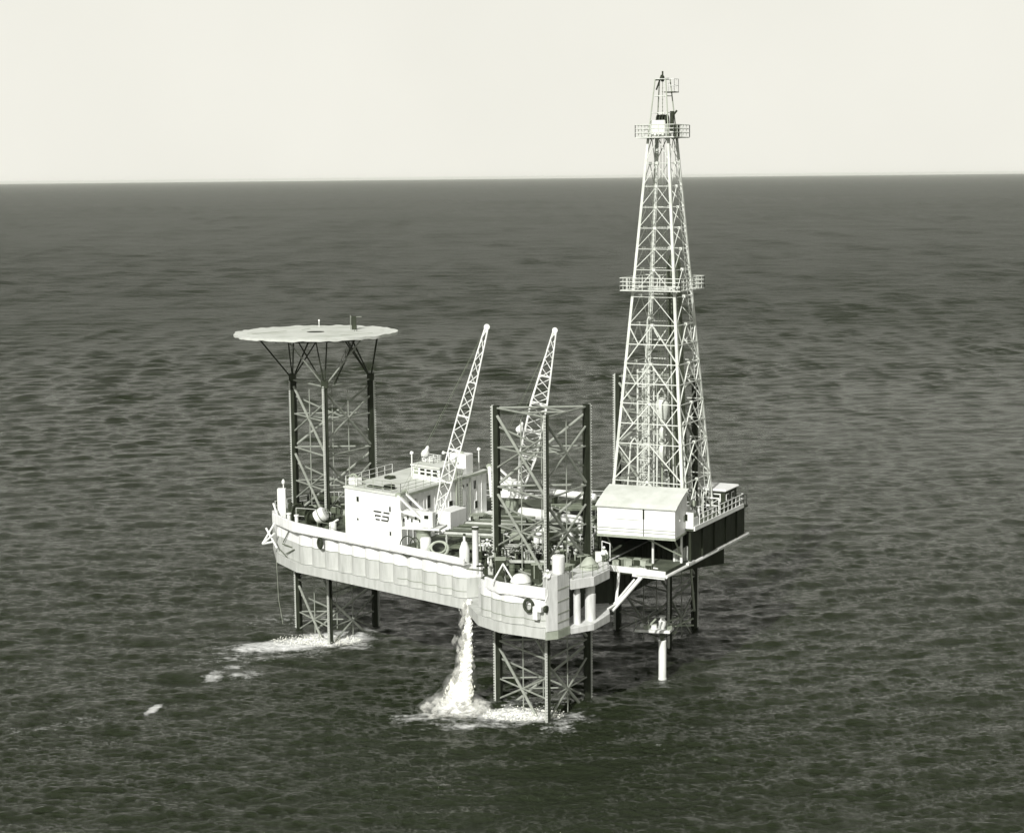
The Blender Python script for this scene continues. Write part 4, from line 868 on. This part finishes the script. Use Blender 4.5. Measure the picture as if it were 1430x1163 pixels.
# ------------------------------------------------------------------ people
def person(label, x, y, z, rz, lean=0.0, top='cloth', low='clothd', arm=.25):
    t = thing('person', label, 'person', (x, y, z), None, rz)
    J = dict(pel=(0, 0, .95), sp=(0, -.05 - lean * .5, 1.2), ch=(0, -lean, 1.42), nk=(0, -lean * 1.15, 1.54), hd=(0, -lean * 1.25 - .02, 1.65), ht=(0, -lean * 1.3, 1.76))
    for s_, q in ((-1, 'l'), (1, 'r')):
        J['sh' + q] = (.2 * s_, -lean, 1.43); J['el' + q] = (.26 * s_, -lean - arm * .5, 1.16); J['wr' + q] = (.22 * s_, -lean - arm - .1, 1.0 + arm * .4); J['hn' + q] = (.21 * s_, -lean - arm - .18, .96 + arm * .4)
        J['hp' + q] = (.1 * s_, 0, .9); J['kn' + q] = (.12 * s_, -.06 * (s_ + 1), .5); J['an' + q] = (.13 * s_, .04 - .06 * s_, .09); J['to' + q] = (.14 * s_, -.14 - .06 * s_, .05)
    rad = dict(pel=.15, sp=.14, ch=.17, nk=.06, hd=.1, ht=.085, sh=.075, el=.05, wr=.035, hn=.045, hp=.1, kn=.065, an=.05, to=.045)
    ed = [('pel', 'sp'), ('sp', 'ch'), ('ch', 'nk'), ('nk', 'hd'), ('hd', 'ht')]
    for q in 'lr': ed += [('ch', 'sh' + q), ('sh' + q, 'el' + q), ('el' + q, 'wr' + q), ('wr' + q, 'hn' + q), ('pel', 'hp' + q), ('hp' + q, 'kn' + q), ('kn' + q, 'an' + q), ('an' + q, 'to' + q)]
    def skin(name, keys, grow, m_):
        ks = list(keys); me = bpy.data.meshes.new(name); me.from_pydata([J[k] for k in ks], [(ks.index(a), ks.index(b)) for a, b in ed if a in ks and b in ks], [])
        me.materials.append(M[m_]); o = bpy.data.objects.new(name, me); C.objects.link(o); o.parent = t
        sk = o.modifiers.new('skin', 'SKIN'); sk.use_smooth_shade = True
        for v, k in zip(me.skin_vertices[0].data, ks):
            r_ = rad.get(k, rad.get(k[:2])) + grow; v.radius = (r_, r_)
        me.skin_vertices[0].data[0].use_root = True
        o.modifiers.new('sub', 'SUBSURF').levels = 1; o.modifiers['sub'].render_levels = 2
    skin('body', J.keys(), 0, 'skin')
    skin('shirt', ['pel', 'sp', 'ch', 'shl', 'ell', 'wrl', 'shr', 'elr', 'wrr'], .025, top)
    skin('trousers', ['pel', 'hpl', 'knl', 'anl', 'hpr', 'knr', 'anr'], .03, low)
    MB_ = MB(); t['_o'] = [0, 0, 0]; MB_.lathe([(.15, 0), (.16, .02), (.13, .1), (.07, .16), (.01, .17)], V(J['hd']) + V((0, 0, .05)), 14).build('hard_hat', 'white', t, True)
person('man in white clothes bending beside the white cylinder on the near corner', 3.2, 156.55, 13.5, -.6, .22, 'cloth', 'cloth', .4)
person('man in a white shirt standing at the right rail beside the control stand', 8.6, 166.9, ZD + .05, .4, .0, 'cloth', 'clothd', .3)
person('man in dark clothes with white helmet on the deck inside the near leg', 4.6, 167.4, ZD + .05, -.2, .05, 'clothd', 'clothd', .2)
person('man in a pale shirt standing left of the near leg behind the pipe post', -2.6, 171.2, ZD + .05, .5, .08, 'cloth', 'tarp', .35)

# ------------------------------------------------------------------ sea
rng = np.random.default_rng(11)
def sea():
    H_ = 50.0; f = 1790.0
    rr = [4., 20., 45., 70., 90.]; r = 105.0
    while r < 60000:
        rr.append(r); r += max(.2, min(r * r / (H_ * f) * .72, r * .06))
    rr = np.array(rr)
    th = np.concatenate([np.linspace(-180, -24, 40)[:-1], np.linspace(-24, 24, 1150), np.linspace(24, 180, 40)[1:]])
    th = np.radians(th[:-1])
    R, T = np.meshgrid(rr, th, indexing='ij')
    X = (R * np.sin(T)).astype(np.float32); Y = (R * np.cos(T)).astype(np.float32); Z = np.zeros_like(X)
    dr = np.gradient(rr)[:, None]
    nw = 460
    lam = np.exp(rng.uniform(np.log(.5), np.log(600.0), nw)); ang = rng.normal(math.radians(96), .40, nw); ph = rng.uniform(0, 2 * PI, nw)
    amp = .0068 * lam * np.minimum(1, (7 / lam)) ** .42 * 1.0
    gx = X + 1.5 * np.sin(Y * .05) ; gy = Y + 2.0 * np.sin(X * .04 + 1)
    patch = .85 + .3 * np.sin(X * .013 + 1.3 * np.sin(Y * .009)) * np.sin(Y * .011 + .7)
    for l, a, p, A in zip(lam, ang, ph, amp):
        k = 2 * PI / l
        le = l / max(.3, abs(math.sin(a))); w = np.clip((le / (2.2 * dr) - 1) / 1.2, 0, 1) * np.clip((l / max(.05, abs(math.cos(a))) / (2.4 * rr[:, None] * .00073) - 1), 0, 1)
        if l > 1.2: w = w * np.clip((dr * 5.6 / le - .75) / .6, .34 * min(1, (6 / l) ** 2), 1)      # only the waves the eye can part at that distance
        ok = np.nonzero(w[:, 0] > .004)[0]
        if not len(ok): continue
        n0, n_ = int(ok[0]), int(ok[-1]) + 1; k = 2 * PI / l; q = slice(n0, n_)
        s_ = np.sin(k * (math.cos(a) * gx[q] + math.sin(a) * gy[q]) + p + .6 * np.sin(.13 * X[q] + p)).astype(np.float32)
        Z[q] += A * w[q] * s_ * (1.3 if l > 6 else 1.15)
    Z *= patch * 1.12
    Z[:5] = 0
    # foam envelopes round the legs, the jet and a few loose patches
    F = np.zeros_like(X)
    def ell(cx, cy, rx_, ry_, rot, s_=1.0):
        c, s2 = math.cos(rot), math.sin(rot); u = (X - cx) * c + (Y - cy) * s2; v = -(X - cx) * s2 + (Y - cy) * c
        F[:] = np.maximum(F, s_ * np.clip(1.45 - np.sqrt((u / rx_) ** 2 + (v / ry_) ** 2), 0, 1))
    ell(-23.6, 189.7, 6.6, 2.6, .22, 1.1); ell(-19.5, 191.6, 4.2, 3.0, .1, 1.0); ell(-27.0, 188.2, 4.0, 2.0, .3, .85); ell(-17.0, 188.0, 2.6, 2.2, .6, .52); ell(-25.5, 184.5, 5.5, 2.2, .3, .42); ell(-27.6, 177.8, 2.4, 1.8, .5, .55); ell(-30.6, 177.0, 1.3, 2.2, -.2, .6); ell(-34.6, 166.2, .6, 2.4, -.15, .85); ell(-29.5, 180.8, 1.2, .9, .3, .6); ell(-15.6, 196, 2.4, 2.2, 0, .5)
    ell(.2, 162.9, 4.4, 2.5, -.04, 1.05); ell(-5.2, 165.0, 2.5, 2.6, 0, 1.1); ell(5.2, 161.8, 3.2, 3.0, .3, .50); ell(-3.0, 160.6, 6.5, 2.4, .12, .52); ell(4.0, 158.9, 2.4, 2.6, 0, .48); ell(1.0, 167, 6, 3, .1, .42)
    ell(-24.5, 189.2, 9.5, 3.4, .24, .62); ell(0, 162.2, 7.5, 3.4, 0, .56); ell(-8.5, 162.5, 4.5, 2.2, .3, .5)
    ell(-43, 161, 9, 2.6, .62, .34); ell(-26, 186.0, 11, 5, .3, .42); ell(-2, 163, 12, 7, .1, .33); ell(14.8, 172.5, 1.3, 3.5, 0, .36); ell(-24, 201, 9, 3, .3, .38); ell(13, 155, 14, 8, .3, .22)
    nr, ntt = X.shape
    co = np.stack([X, Y, Z], -1).reshape(-1, 3)
    i = np.arange(nr - 1)[:, None] * ntt; j = np.arange(ntt)[None, :]; j2 = (j + 1) % ntt
    q = np.stack([i + j, i + j2, i + ntt + j2, i + ntt + j], -1).reshape(-1, 4)[:, ::-1]
    me = bpy.data.meshes.new('sea')
    me.vertices.add(len(co)); me.vertices.foreach_set('co', co.astype(np.float32).ravel())
    me.loops.add(q.size); me.loops.foreach_set('vertex_index', q.astype(np.int32).ravel())
    me.polygons.add(len(q)); me.polygons.foreach_set('loop_start', np.arange(0, q.size, 4, dtype=np.int32)); 
    me.polygons.foreach_set('use_smooth', np.ones(len(q), dtype=bool))
    me.update(calc_edges=True)
    at = me.attributes.new('foam', 'FLOAT', 'POINT'); at.data.foreach_set('value', F.astype(np.float32).ravel())
    if me.polygons[len(q) // 2].normal.z < 0: me.flip_normals()
    o = bpy.data.objects.new('sea', me); C.objects.link(o); o['kind'] = 'structure'
    m = bpy.data.materials.new('sea_water'); m.use_nodes = True; nt = m.node_tree; N = nt.nodes; L = nt.links
    b = N['Principled BSDF']; b.inputs['IOR'].default_value = 1.333; b.inputs['Specular IOR Level'].default_value = .33; b.inputs['Specular Tint'].default_value = (.83, 1, .72, 1)
    tc = N.new('ShaderNodeTexCoord')
    def noise(scale, det, rough, sx, sy, rot=.12):
        mp = N.new('ShaderNodeMapping'); mp.inputs['Scale'].default_value = (sx, sy, 1); mp.inputs['Rotation'].default_value = (0, 0, rot)
        L.new(tc.outputs['Object'], mp.inputs['Vector'])
        x = N.new('ShaderNodeTexNoise'); x.inputs['Scale'].default_value = scale; x.inputs['Detail'].default_value = det; x.inputs['Roughness'].default_value = rough
        L.new(mp.outputs['Vector'], x.inputs['Vector']); return x
    n1 = noise(1.3, 8, .68, .5, 1.0, .16); n2 = noise(.32, 7, .64, .6, 1.0, .15); n3 = noise(.10, 8, .68, .7, 1.0, .1)
    bp1 = N.new('ShaderNodeBump'); bp1.inputs['Strength'].default_value = 1.0; bp1.inputs['Distance'].default_value = .5
    ng = noise(.018, 4, .6, .6, 1.0, .3); gm = N.new('ShaderNodeMapRange'); gm.inputs['From Min'].default_value = .35; gm.inputs['From Max'].default_value = .65; gm.inputs['To Min'].default_value = .35; gm.inputs['To Max'].default_value = 1.0; L.new(ng.outputs['Fac'], gm.inputs['Value']); L.new(gm.outputs[0], bp1.inputs['Strength'])
    bp2 = N.new('ShaderNodeBump'); bp2.inputs['Strength'].default_value = 1.0; bp2.inputs['Distance'].default_value = 1.0
    ln0 = N.new('ShaderNodeVectorMath'); ln0.operation = 'LENGTH'; L.new(tc.outputs['Object'], ln0.inputs[0])
    rd = N.new('ShaderNodeMapRange'); rd.inputs['From Min'].default_value = 250; rd.inputs['From Max'].default_value = 900; rd.inputs['To Min'].default_value = .5; rd.inputs['To Max'].default_value = 2.6; L.new(ln0.outputs['Value'], rd.inputs['Value']); L.new(rd.outputs[0], bp2.inputs['Distance'])
    LN0 = ln0
    rd3 = N.new('ShaderNodeMapRange'); rd3.inputs['From Min'].default_value = 200; rd3.inputs['From Max'].default_value = 900; rd3.inputs['To Min'].default_value = .5; rd3.inputs['To Max'].default_value = 3.0
    bp3 = N.new('ShaderNodeBump'); bp3.inputs['Strength'].default_value = 1.0; L.new(n3.outputs['Fac'], bp3.inputs['Height']); L.new(bp3.outputs['Normal'], bp2.inputs['Normal'])
    L.new(n1.outputs['Fac'], bp1.inputs['Height']); L.new(n2.outputs['Fac'], bp2.inputs['Height']); L.new(bp2.outputs['Normal'], bp1.inputs['Normal'])
    L.new(LN0.outputs['Value'], rd3.inputs['Value']); L.new(rd3.outputs[0], bp3.inputs['Distance'])
    L.new(bp1.outputs['Normal'], b.inputs['Normal'])
    at = N.new('ShaderNodeAttribute'); at.attribute_name = 'foam'
    fn1 = noise(1.1, 10, .76, .6, 1.0, .1)
    add = N.new('ShaderNodeMath'); add.operation = 'MULTIPLY_ADD'; L.new(at.outputs['Fac'], add.inputs[0]); add.inputs[1].default_value = .62; L.new(fn1.outputs['Fac'], add.inputs[2])
    rp = N.new('ShaderNodeMapRange'); rp.inputs['From Min'].default_value = .74; rp.inputs['From Max'].default_value = 1.0; L.new(add.outputs[0], rp.inputs['Value'])
    ft = noise(1.6, 8, .7, .7, 1, .1); fm = N.new('ShaderNodeMapRange'); fm.inputs['From Min'].default_value = .3; fm.inputs['From Max'].default_value = .62; fm.inputs['To Min'].default_value = .45; L.new(ft.outputs['Fac'], fm.inputs['Value'])
    ml = N.new('ShaderNodeMath'); ml.operation = 'MULTIPLY'; L.new(rp.outputs[0], ml.inputs[0]); L.new(fm.outputs[0], ml.inputs[1])
    mx = N.new('ShaderNodeMix'); mx.data_type = 'RGBA'; mx.inputs[6].default_value = WATER; mx.inputs[7].default_value = G(.85)
    L.new(ml.outputs[0], mx.inputs['Factor']); L.new(mx.outputs[2], b.inputs['Base Color'])
    ln = N.new('ShaderNodeVectorMath'); ln.operation = 'LENGTH'; L.new(tc.outputs['Object'], ln.inputs[0])
    ro = N.new('ShaderNodeMapRange'); ro.inputs['From Min'].default_value = 160; ro.inputs['From Max'].default_value = 640; ro.inputs['To Min'].default_value = .07; ro.inputs['To Max'].default_value = .37; L.new(ln.outputs['Value'], ro.inputs['Value'])
    r2 = N.new('ShaderNodeMapRange'); L.new(ro.outputs[0], r2.inputs['To Min']); r2.inputs['To Max'].default_value = .9; L.new(ml.outputs[0], r2.inputs['Value']); L.new(r2.outputs[0], b.inputs['Roughness'])
    me.materials.append(m)
WATER = (.0180, .0236, .0120, 1)
sea()

# ------------------------------------------------------------------ falling water, spray
def foam_mat(name, alpha):                              # aerated water passes light on, so both sides of a drop are bright
    m = bpy.data.materials.new(name); m.use_nodes = True; nt = m.node_tree; N_ = nt.nodes; N_.remove(N_['Principled BSDF'])
    d = N_.new('ShaderNodeBsdfDiffuse'); t = N_.new('ShaderNodeBsdfTranslucent'); ad = N_.new('ShaderNodeAddShader'); tr = N_.new('ShaderNodeBsdfTransparent'); mx_ = N_.new('ShaderNodeMixShader')
    d.inputs['Color'].default_value = (.74, .74, .70, 1); t.inputs['Color'].default_value = (.55, .55, .52, 1); mx_.inputs[0].default_value = alpha
    nt.links.new(d.outputs[0], ad.inputs[0]); nt.links.new(t.outputs[0], ad.inputs[1]); nt.links.new(tr.outputs[0], mx_.inputs[1]); nt.links.new(ad.outputs[0], mx_.inputs[2]); nt.links.new(mx_.outputs[0], N_['Material Output'].inputs['Surface'])
    return m
fmA = foam_mat('spray_water', .5); fmB = foam_mat('spray_mist', .12); fmC = mat('white_water', .95, .9)
OCT_V = [(1, 0, 0), (-1, 0, 0), (0, 1, 0), (0, -1, 0), (0, 0, 1), (0, 0, -1)]; OCT_F = [(0, 2, 4), (2, 1, 4), (1, 3, 4), (3, 0, 4), (2, 0, 5), (1, 2, 5), (3, 1, 5), (0, 3, 5)]
def blob(mb, c, r, sz=1.0):
    q = rnd.random() * 3; cs, sn = math.cos(q), math.sin(q)
    mb.add([(c[0] + (x * cs - y * sn) * r, c[1] + (x * sn + y * cs) * r, c[2] + z * r * sz) for x, y, z in OCT_V], OCT_F)
jet = thing('water_jet', 'white column of water falling from the hull notch into the sea', 'falling water', (-5.0, 165.6, 0)); 
mb = MB()
for k in range(5200):
    u = rnd.random() ** .85; z = 10.3 * (1 - u)
    cx = -4.25 - .75 * u ** 1.4; cy = 166.2 - 1.0 * u; w = .22 + .62 * u + .15 * math.sin(u * 17) * u
    a_ = rnd.random() * 6.283; q_ = w * (.45 + .5 * abs(rnd.gauss(0, .6))); blob(mb, (cx + math.cos(a_) * q_, cy + math.sin(a_) * q_, z), .018 + .035 * rnd.random() * (.5 + u), 2.6)
mb.build('stream', fmA, jet)
def rough_body(name, axis_pts, rad, amp, seed):
    q = random.Random(seed); n_ = 18; vs_ = []; fs_ = []; ph_ = [(q.uniform(0, 6), q.uniform(1.5, 5), q.randint(2, 6)) for _ in range(7)]
    for i_, (p_, r_) in enumerate(zip(axis_pts, rad)):
        for j_ in range(n_):
            t_ = 2 * PI * j_ / n_; w_ = sum(math.sin(a_ + b__ * i_ * .33 + c_ * t_) for a_, b__, c_ in ph_) / 4 + q.uniform(-.6, .6)
            rr_ = max(.01, r_ * (1 + amp * w_)); vs_.append((p_[0] + math.cos(t_) * rr_, p_[1] + math.sin(t_) * rr_, p_[2] + q.uniform(-.05, .05)))
    for i_ in range(len(axis_pts) - 1):
        for j_ in range(n_): fs_.append((i_ * n_ + j_, i_ * n_ + (j_ + 1) % n_, (i_ + 1) * n_ + (j_ + 1) % n_, (i_ + 1) * n_ + j_))
    MB().add(vs_, fs_).build(name, fmC, jet)
us_ = [i / 130 for i in range(131)]
rough_body('stream_core', [(-4.25 - .75 * u ** 1.4, 166.2 - u, 10.3 * (1 - u)) for u in us_], [.20 + .42 * u for u in us_], .30, 4)
rough_body('splash_core', [(-5.15 - .25 * i / 40, 165.2, 2.7 * (1 - i / 40) ** 1.25 - .05) for i in range(41)], [.42 + 1.05 * (i / 40) ** 1.7 for i in range(41)], .22, 9)
mb = MB()
for k in range(2600):
    r_ = abs(rnd.gauss(0, 1)) * .8; t_ = rnd.random() * 2 * PI; z = max(.02, (rnd.random() ** 1.6) * 2.9 * max(.05, 1 - r_ / 2.3))
    blob(mb, (-5.2 + math.cos(t_) * r_ * 1.05 - .3 * z, 165.2 + math.sin(t_) * r_ * .9, z), .02 + .045 * rnd.random(), 1.2)
mb.build('splash', fmA, jet)
mb = MB()
for k in range(250):
    r_ = rnd.random() ** .7 * 3.4; t_ = rnd.random() * 2 * PI; z = rnd.random() * 2.0 * max(.1, 1 - r_ / 3.6)
    blob(mb, (-5.7 + math.cos(t_) * r_, 164.6 + math.sin(t_) * r_, z + .1), .16 + .24 * rnd.random(), .8)
for k in range(160):
    u = rnd.random(); blob(mb, (-4.6 - .7 * u + rnd.gauss(0, .45) * (.4 + u), 166 - u + rnd.gauss(0, .4), 10 * (1 - u)), .12 + .2 * rnd.random(), 1.6)
mist_ = MB().lathe([(.05, 3.6), (.7, 3.3), (1.3, 2.2), (2.1, 1.3), (3.0, .8), (3.7, .25), (3.8, -.2)], (-5.75, 164.9, 0), 28).build('mist', bpy.data.materials.new('mist_air'), jet, True)
plume = MB().lathe([(.05, 10.2), (.35, 10.1), (.55, 8), (.9, 5), (1.2, 2.6), (1.1, 2.2)], (-4.75, 165.6, 0), 20).build('mist', mist_.data.materials[0], jet, True)
mm_ = mist_.data.materials[0]; mm_.use_nodes = True; nd = mm_.node_tree.nodes; nd.remove(nd['Principled BSDF'])
pv_ = nd.new('ShaderNodeVolumePrincipled'); pv_.inputs['Color'].default_value = (1, 1, .97, 1); pv_.inputs['Anisotropy'].default_value = -.25
ns_ = nd.new('ShaderNodeTexNoise'); ns_.inputs['Scale'].default_value = 1.3; ns_.inputs['Detail'].default_value = 5; tcm = nd.new('ShaderNodeTexCoord'); mm_.node_tree.links.new(tcm.outputs['Object'], ns_.inputs['Vector'])
mr_ = nd.new('ShaderNodeMapRange'); mr_.inputs['From Min'].default_value = .42; mr_.inputs['From Max'].default_value = .72; mr_.inputs['To Max'].default_value = .22; mm_.node_tree.links.new(ns_.outputs['Fac'], mr_.inputs['Value']); mm_.node_tree.links.new(mr_.outputs[0], pv_.inputs['Density']); mm_.node_tree.links.new(pv_.outputs[0], nd['Material Output'].inputs['Volume'])
mb.build('droplets', fmB, jet)['kind'] = 'stuff'
def surf(label, cx, cy, rx_, ry_, n_, h):
    m2 = MB()
    for k in range(n_):
        t_ = rnd.random() * 2 * PI; r_ = rnd.random() ** .6
        blob(m2, (cx + math.cos(t_) * r_ * rx_, cy + math.sin(t_) * r_ * ry_, .05 + rnd.random() ** 3 * h), .03 + .06 * rnd.random(), .8)
    tag(m2.build('surf', fmA), label, 'surf', None, 'stuff')
surf('white surf boiling round the foot of the left leg', -21.5, 190.3, 5.0, 2.2, 700, .5)
surf('white surf boiling round the foot of the nearest leg', .8, 162.6, 3.8, 2.0, 600, .5)

# ------------------------------------------------------------------ sun, sky, camera
EL = math.radians(34); sx, sy = -.36, -.933
sdir = V((sx * math.cos(EL), sy * math.cos(EL), math.sin(EL))).normalized()
sl_ = bpy.data.lights.new('sun', 'SUN'); sl_.energy = 4.6; sl_.angle = math.radians(.53); sl_.color = (1, .985, .95)
so = bpy.data.objects.new('sun', sl_); C.objects.link(so); so.rotation_euler = sdir.to_track_quat('Z', 'Y').to_euler()
w = bpy.data.worlds.new('World'); S.world = w; w.use_nodes = True; N = w.node_tree.nodes; L = w.node_tree.links
sk = N.new('ShaderNodeTexSky'); sk.sky_type = 'NISHITA'; sk.sun_disc = False; sk.sun_elevation = EL
sk.sun_rotation = math.atan2(sx, sy)
sk.air_density = 1.0; sk.dust_density = 2.0; sk.ozone_density = 1.0; sk.altitude = 50
sp2 = N.new('ShaderNodeSeparateColor'); L.new(sk.outputs['Color'], sp2.inputs['Color'])
cm = N.new('ShaderNodeCombineColor')                    # black and white film behind a red filter
for i, g in enumerate((1.0, .99, .93)):
    q = N.new('ShaderNodeMath'); q.operation = 'MULTIPLY'; q.inputs[1].default_value = g; L.new(sp2.outputs['Red'], q.inputs[0]); L.new(q.outputs[0], cm.inputs[i])
bg = N['Background']
# bright haze from horizon to mid sky, raised high to brighten the sea's reflections
tcw = N.new('ShaderNodeTexCoord'); sx3 = N.new('ShaderNodeSeparateXYZ'); L.new(tcw.outputs['Generated'], sx3.inputs[0])
hz = N.new('ShaderNodeMapRange'); hz.interpolation_type = 'SMOOTHSTEP'; hz.inputs['From Min'].default_value = .04; hz.inputs['From Max'].default_value = .70; hz.inputs['To Min'].default_value = 1; hz.inputs['To Max'].default_value = 0
L.new(sx3.outputs['Z'], hz.inputs['Value'])
mh = N.new('ShaderNodeMix'); mh.data_type = 'RGBA'; mh.inputs[7].default_value = (7.5, 7.36, 6.6, 1)
nz = N.new('ShaderNodeTexNoise'); nz.inputs['Scale'].default_value = 7; nz.inputs['Detail'].default_value = 5; L.new(tcw.outputs['Generated'], nz.inputs['Vector'])
cl_ = N.new('ShaderNodeMix'); cl_.data_type = 'RGBA'; cl_.inputs[6].default_value = (6.95, 6.86, 6.2, 1); cl_.inputs[7].default_value = (7.75, 7.65, 6.95, 1); L.new(nz.outputs['Fac'], cl_.inputs['Factor']); L.new(cl_.outputs[2], mh.inputs[7])
L.new(hz.outputs[0], mh.inputs['Factor']); L.new(cm.outputs['Color'], mh.inputs[6]); L.new(mh.outputs[2], bg.inputs['Color']); bg.inputs['Strength'].default_value = .12

hb = MB().box((0, 0, 29.25), (140000, 140000, 69.5)).build('haze', bpy.data.materials.new('haze_air')); hb['kind'] = 'stuff'
hm = hb.data.materials[0]; hm.use_nodes = True; hn_ = hm.node_tree.nodes; hn_.remove(hn_['Principled BSDF'])
pv = hn_.new('ShaderNodeVolumePrincipled'); pv.inputs['Color'].default_value = (.93, .95, .88, 1); pv.inputs['Density'].default_value = 1.6e-5
hm.node_tree.links.new(pv.outputs[0], hn_['Material Output'].inputs['Volume'])

cam = bpy.data.cameras.new('camera'); co_ = bpy.data.objects.new('camera', cam); C.objects.link(co_); S.camera = co_
cam.sensor_width = 36; cam.lens = 2500 / 1430 * 36; cam.clip_start = 1; cam.clip_end = 200000
PITCH = math.atan((581.5 - 247.8) / 2500); ROLL = math.radians(.58)
co_.matrix_world = Matrix.Translation((0, 0, 50)) @ Matrix.Rotation(PI / 2 - PITCH, 4, 'X') @ Matrix.Rotation(-ROLL, 4, 'Z')
S.view_settings.view_transform = 'Standard'; S.view_settings.look = 'None'; S.view_settings.exposure = 0; S.view_settings.gamma = 1
for o in bpy.data.objects:
    if '_o' in o: del o['_o']
S.cycles.volume_bounces = 3
S.render.resolution_x = 1024; S.render.resolution_y = 832
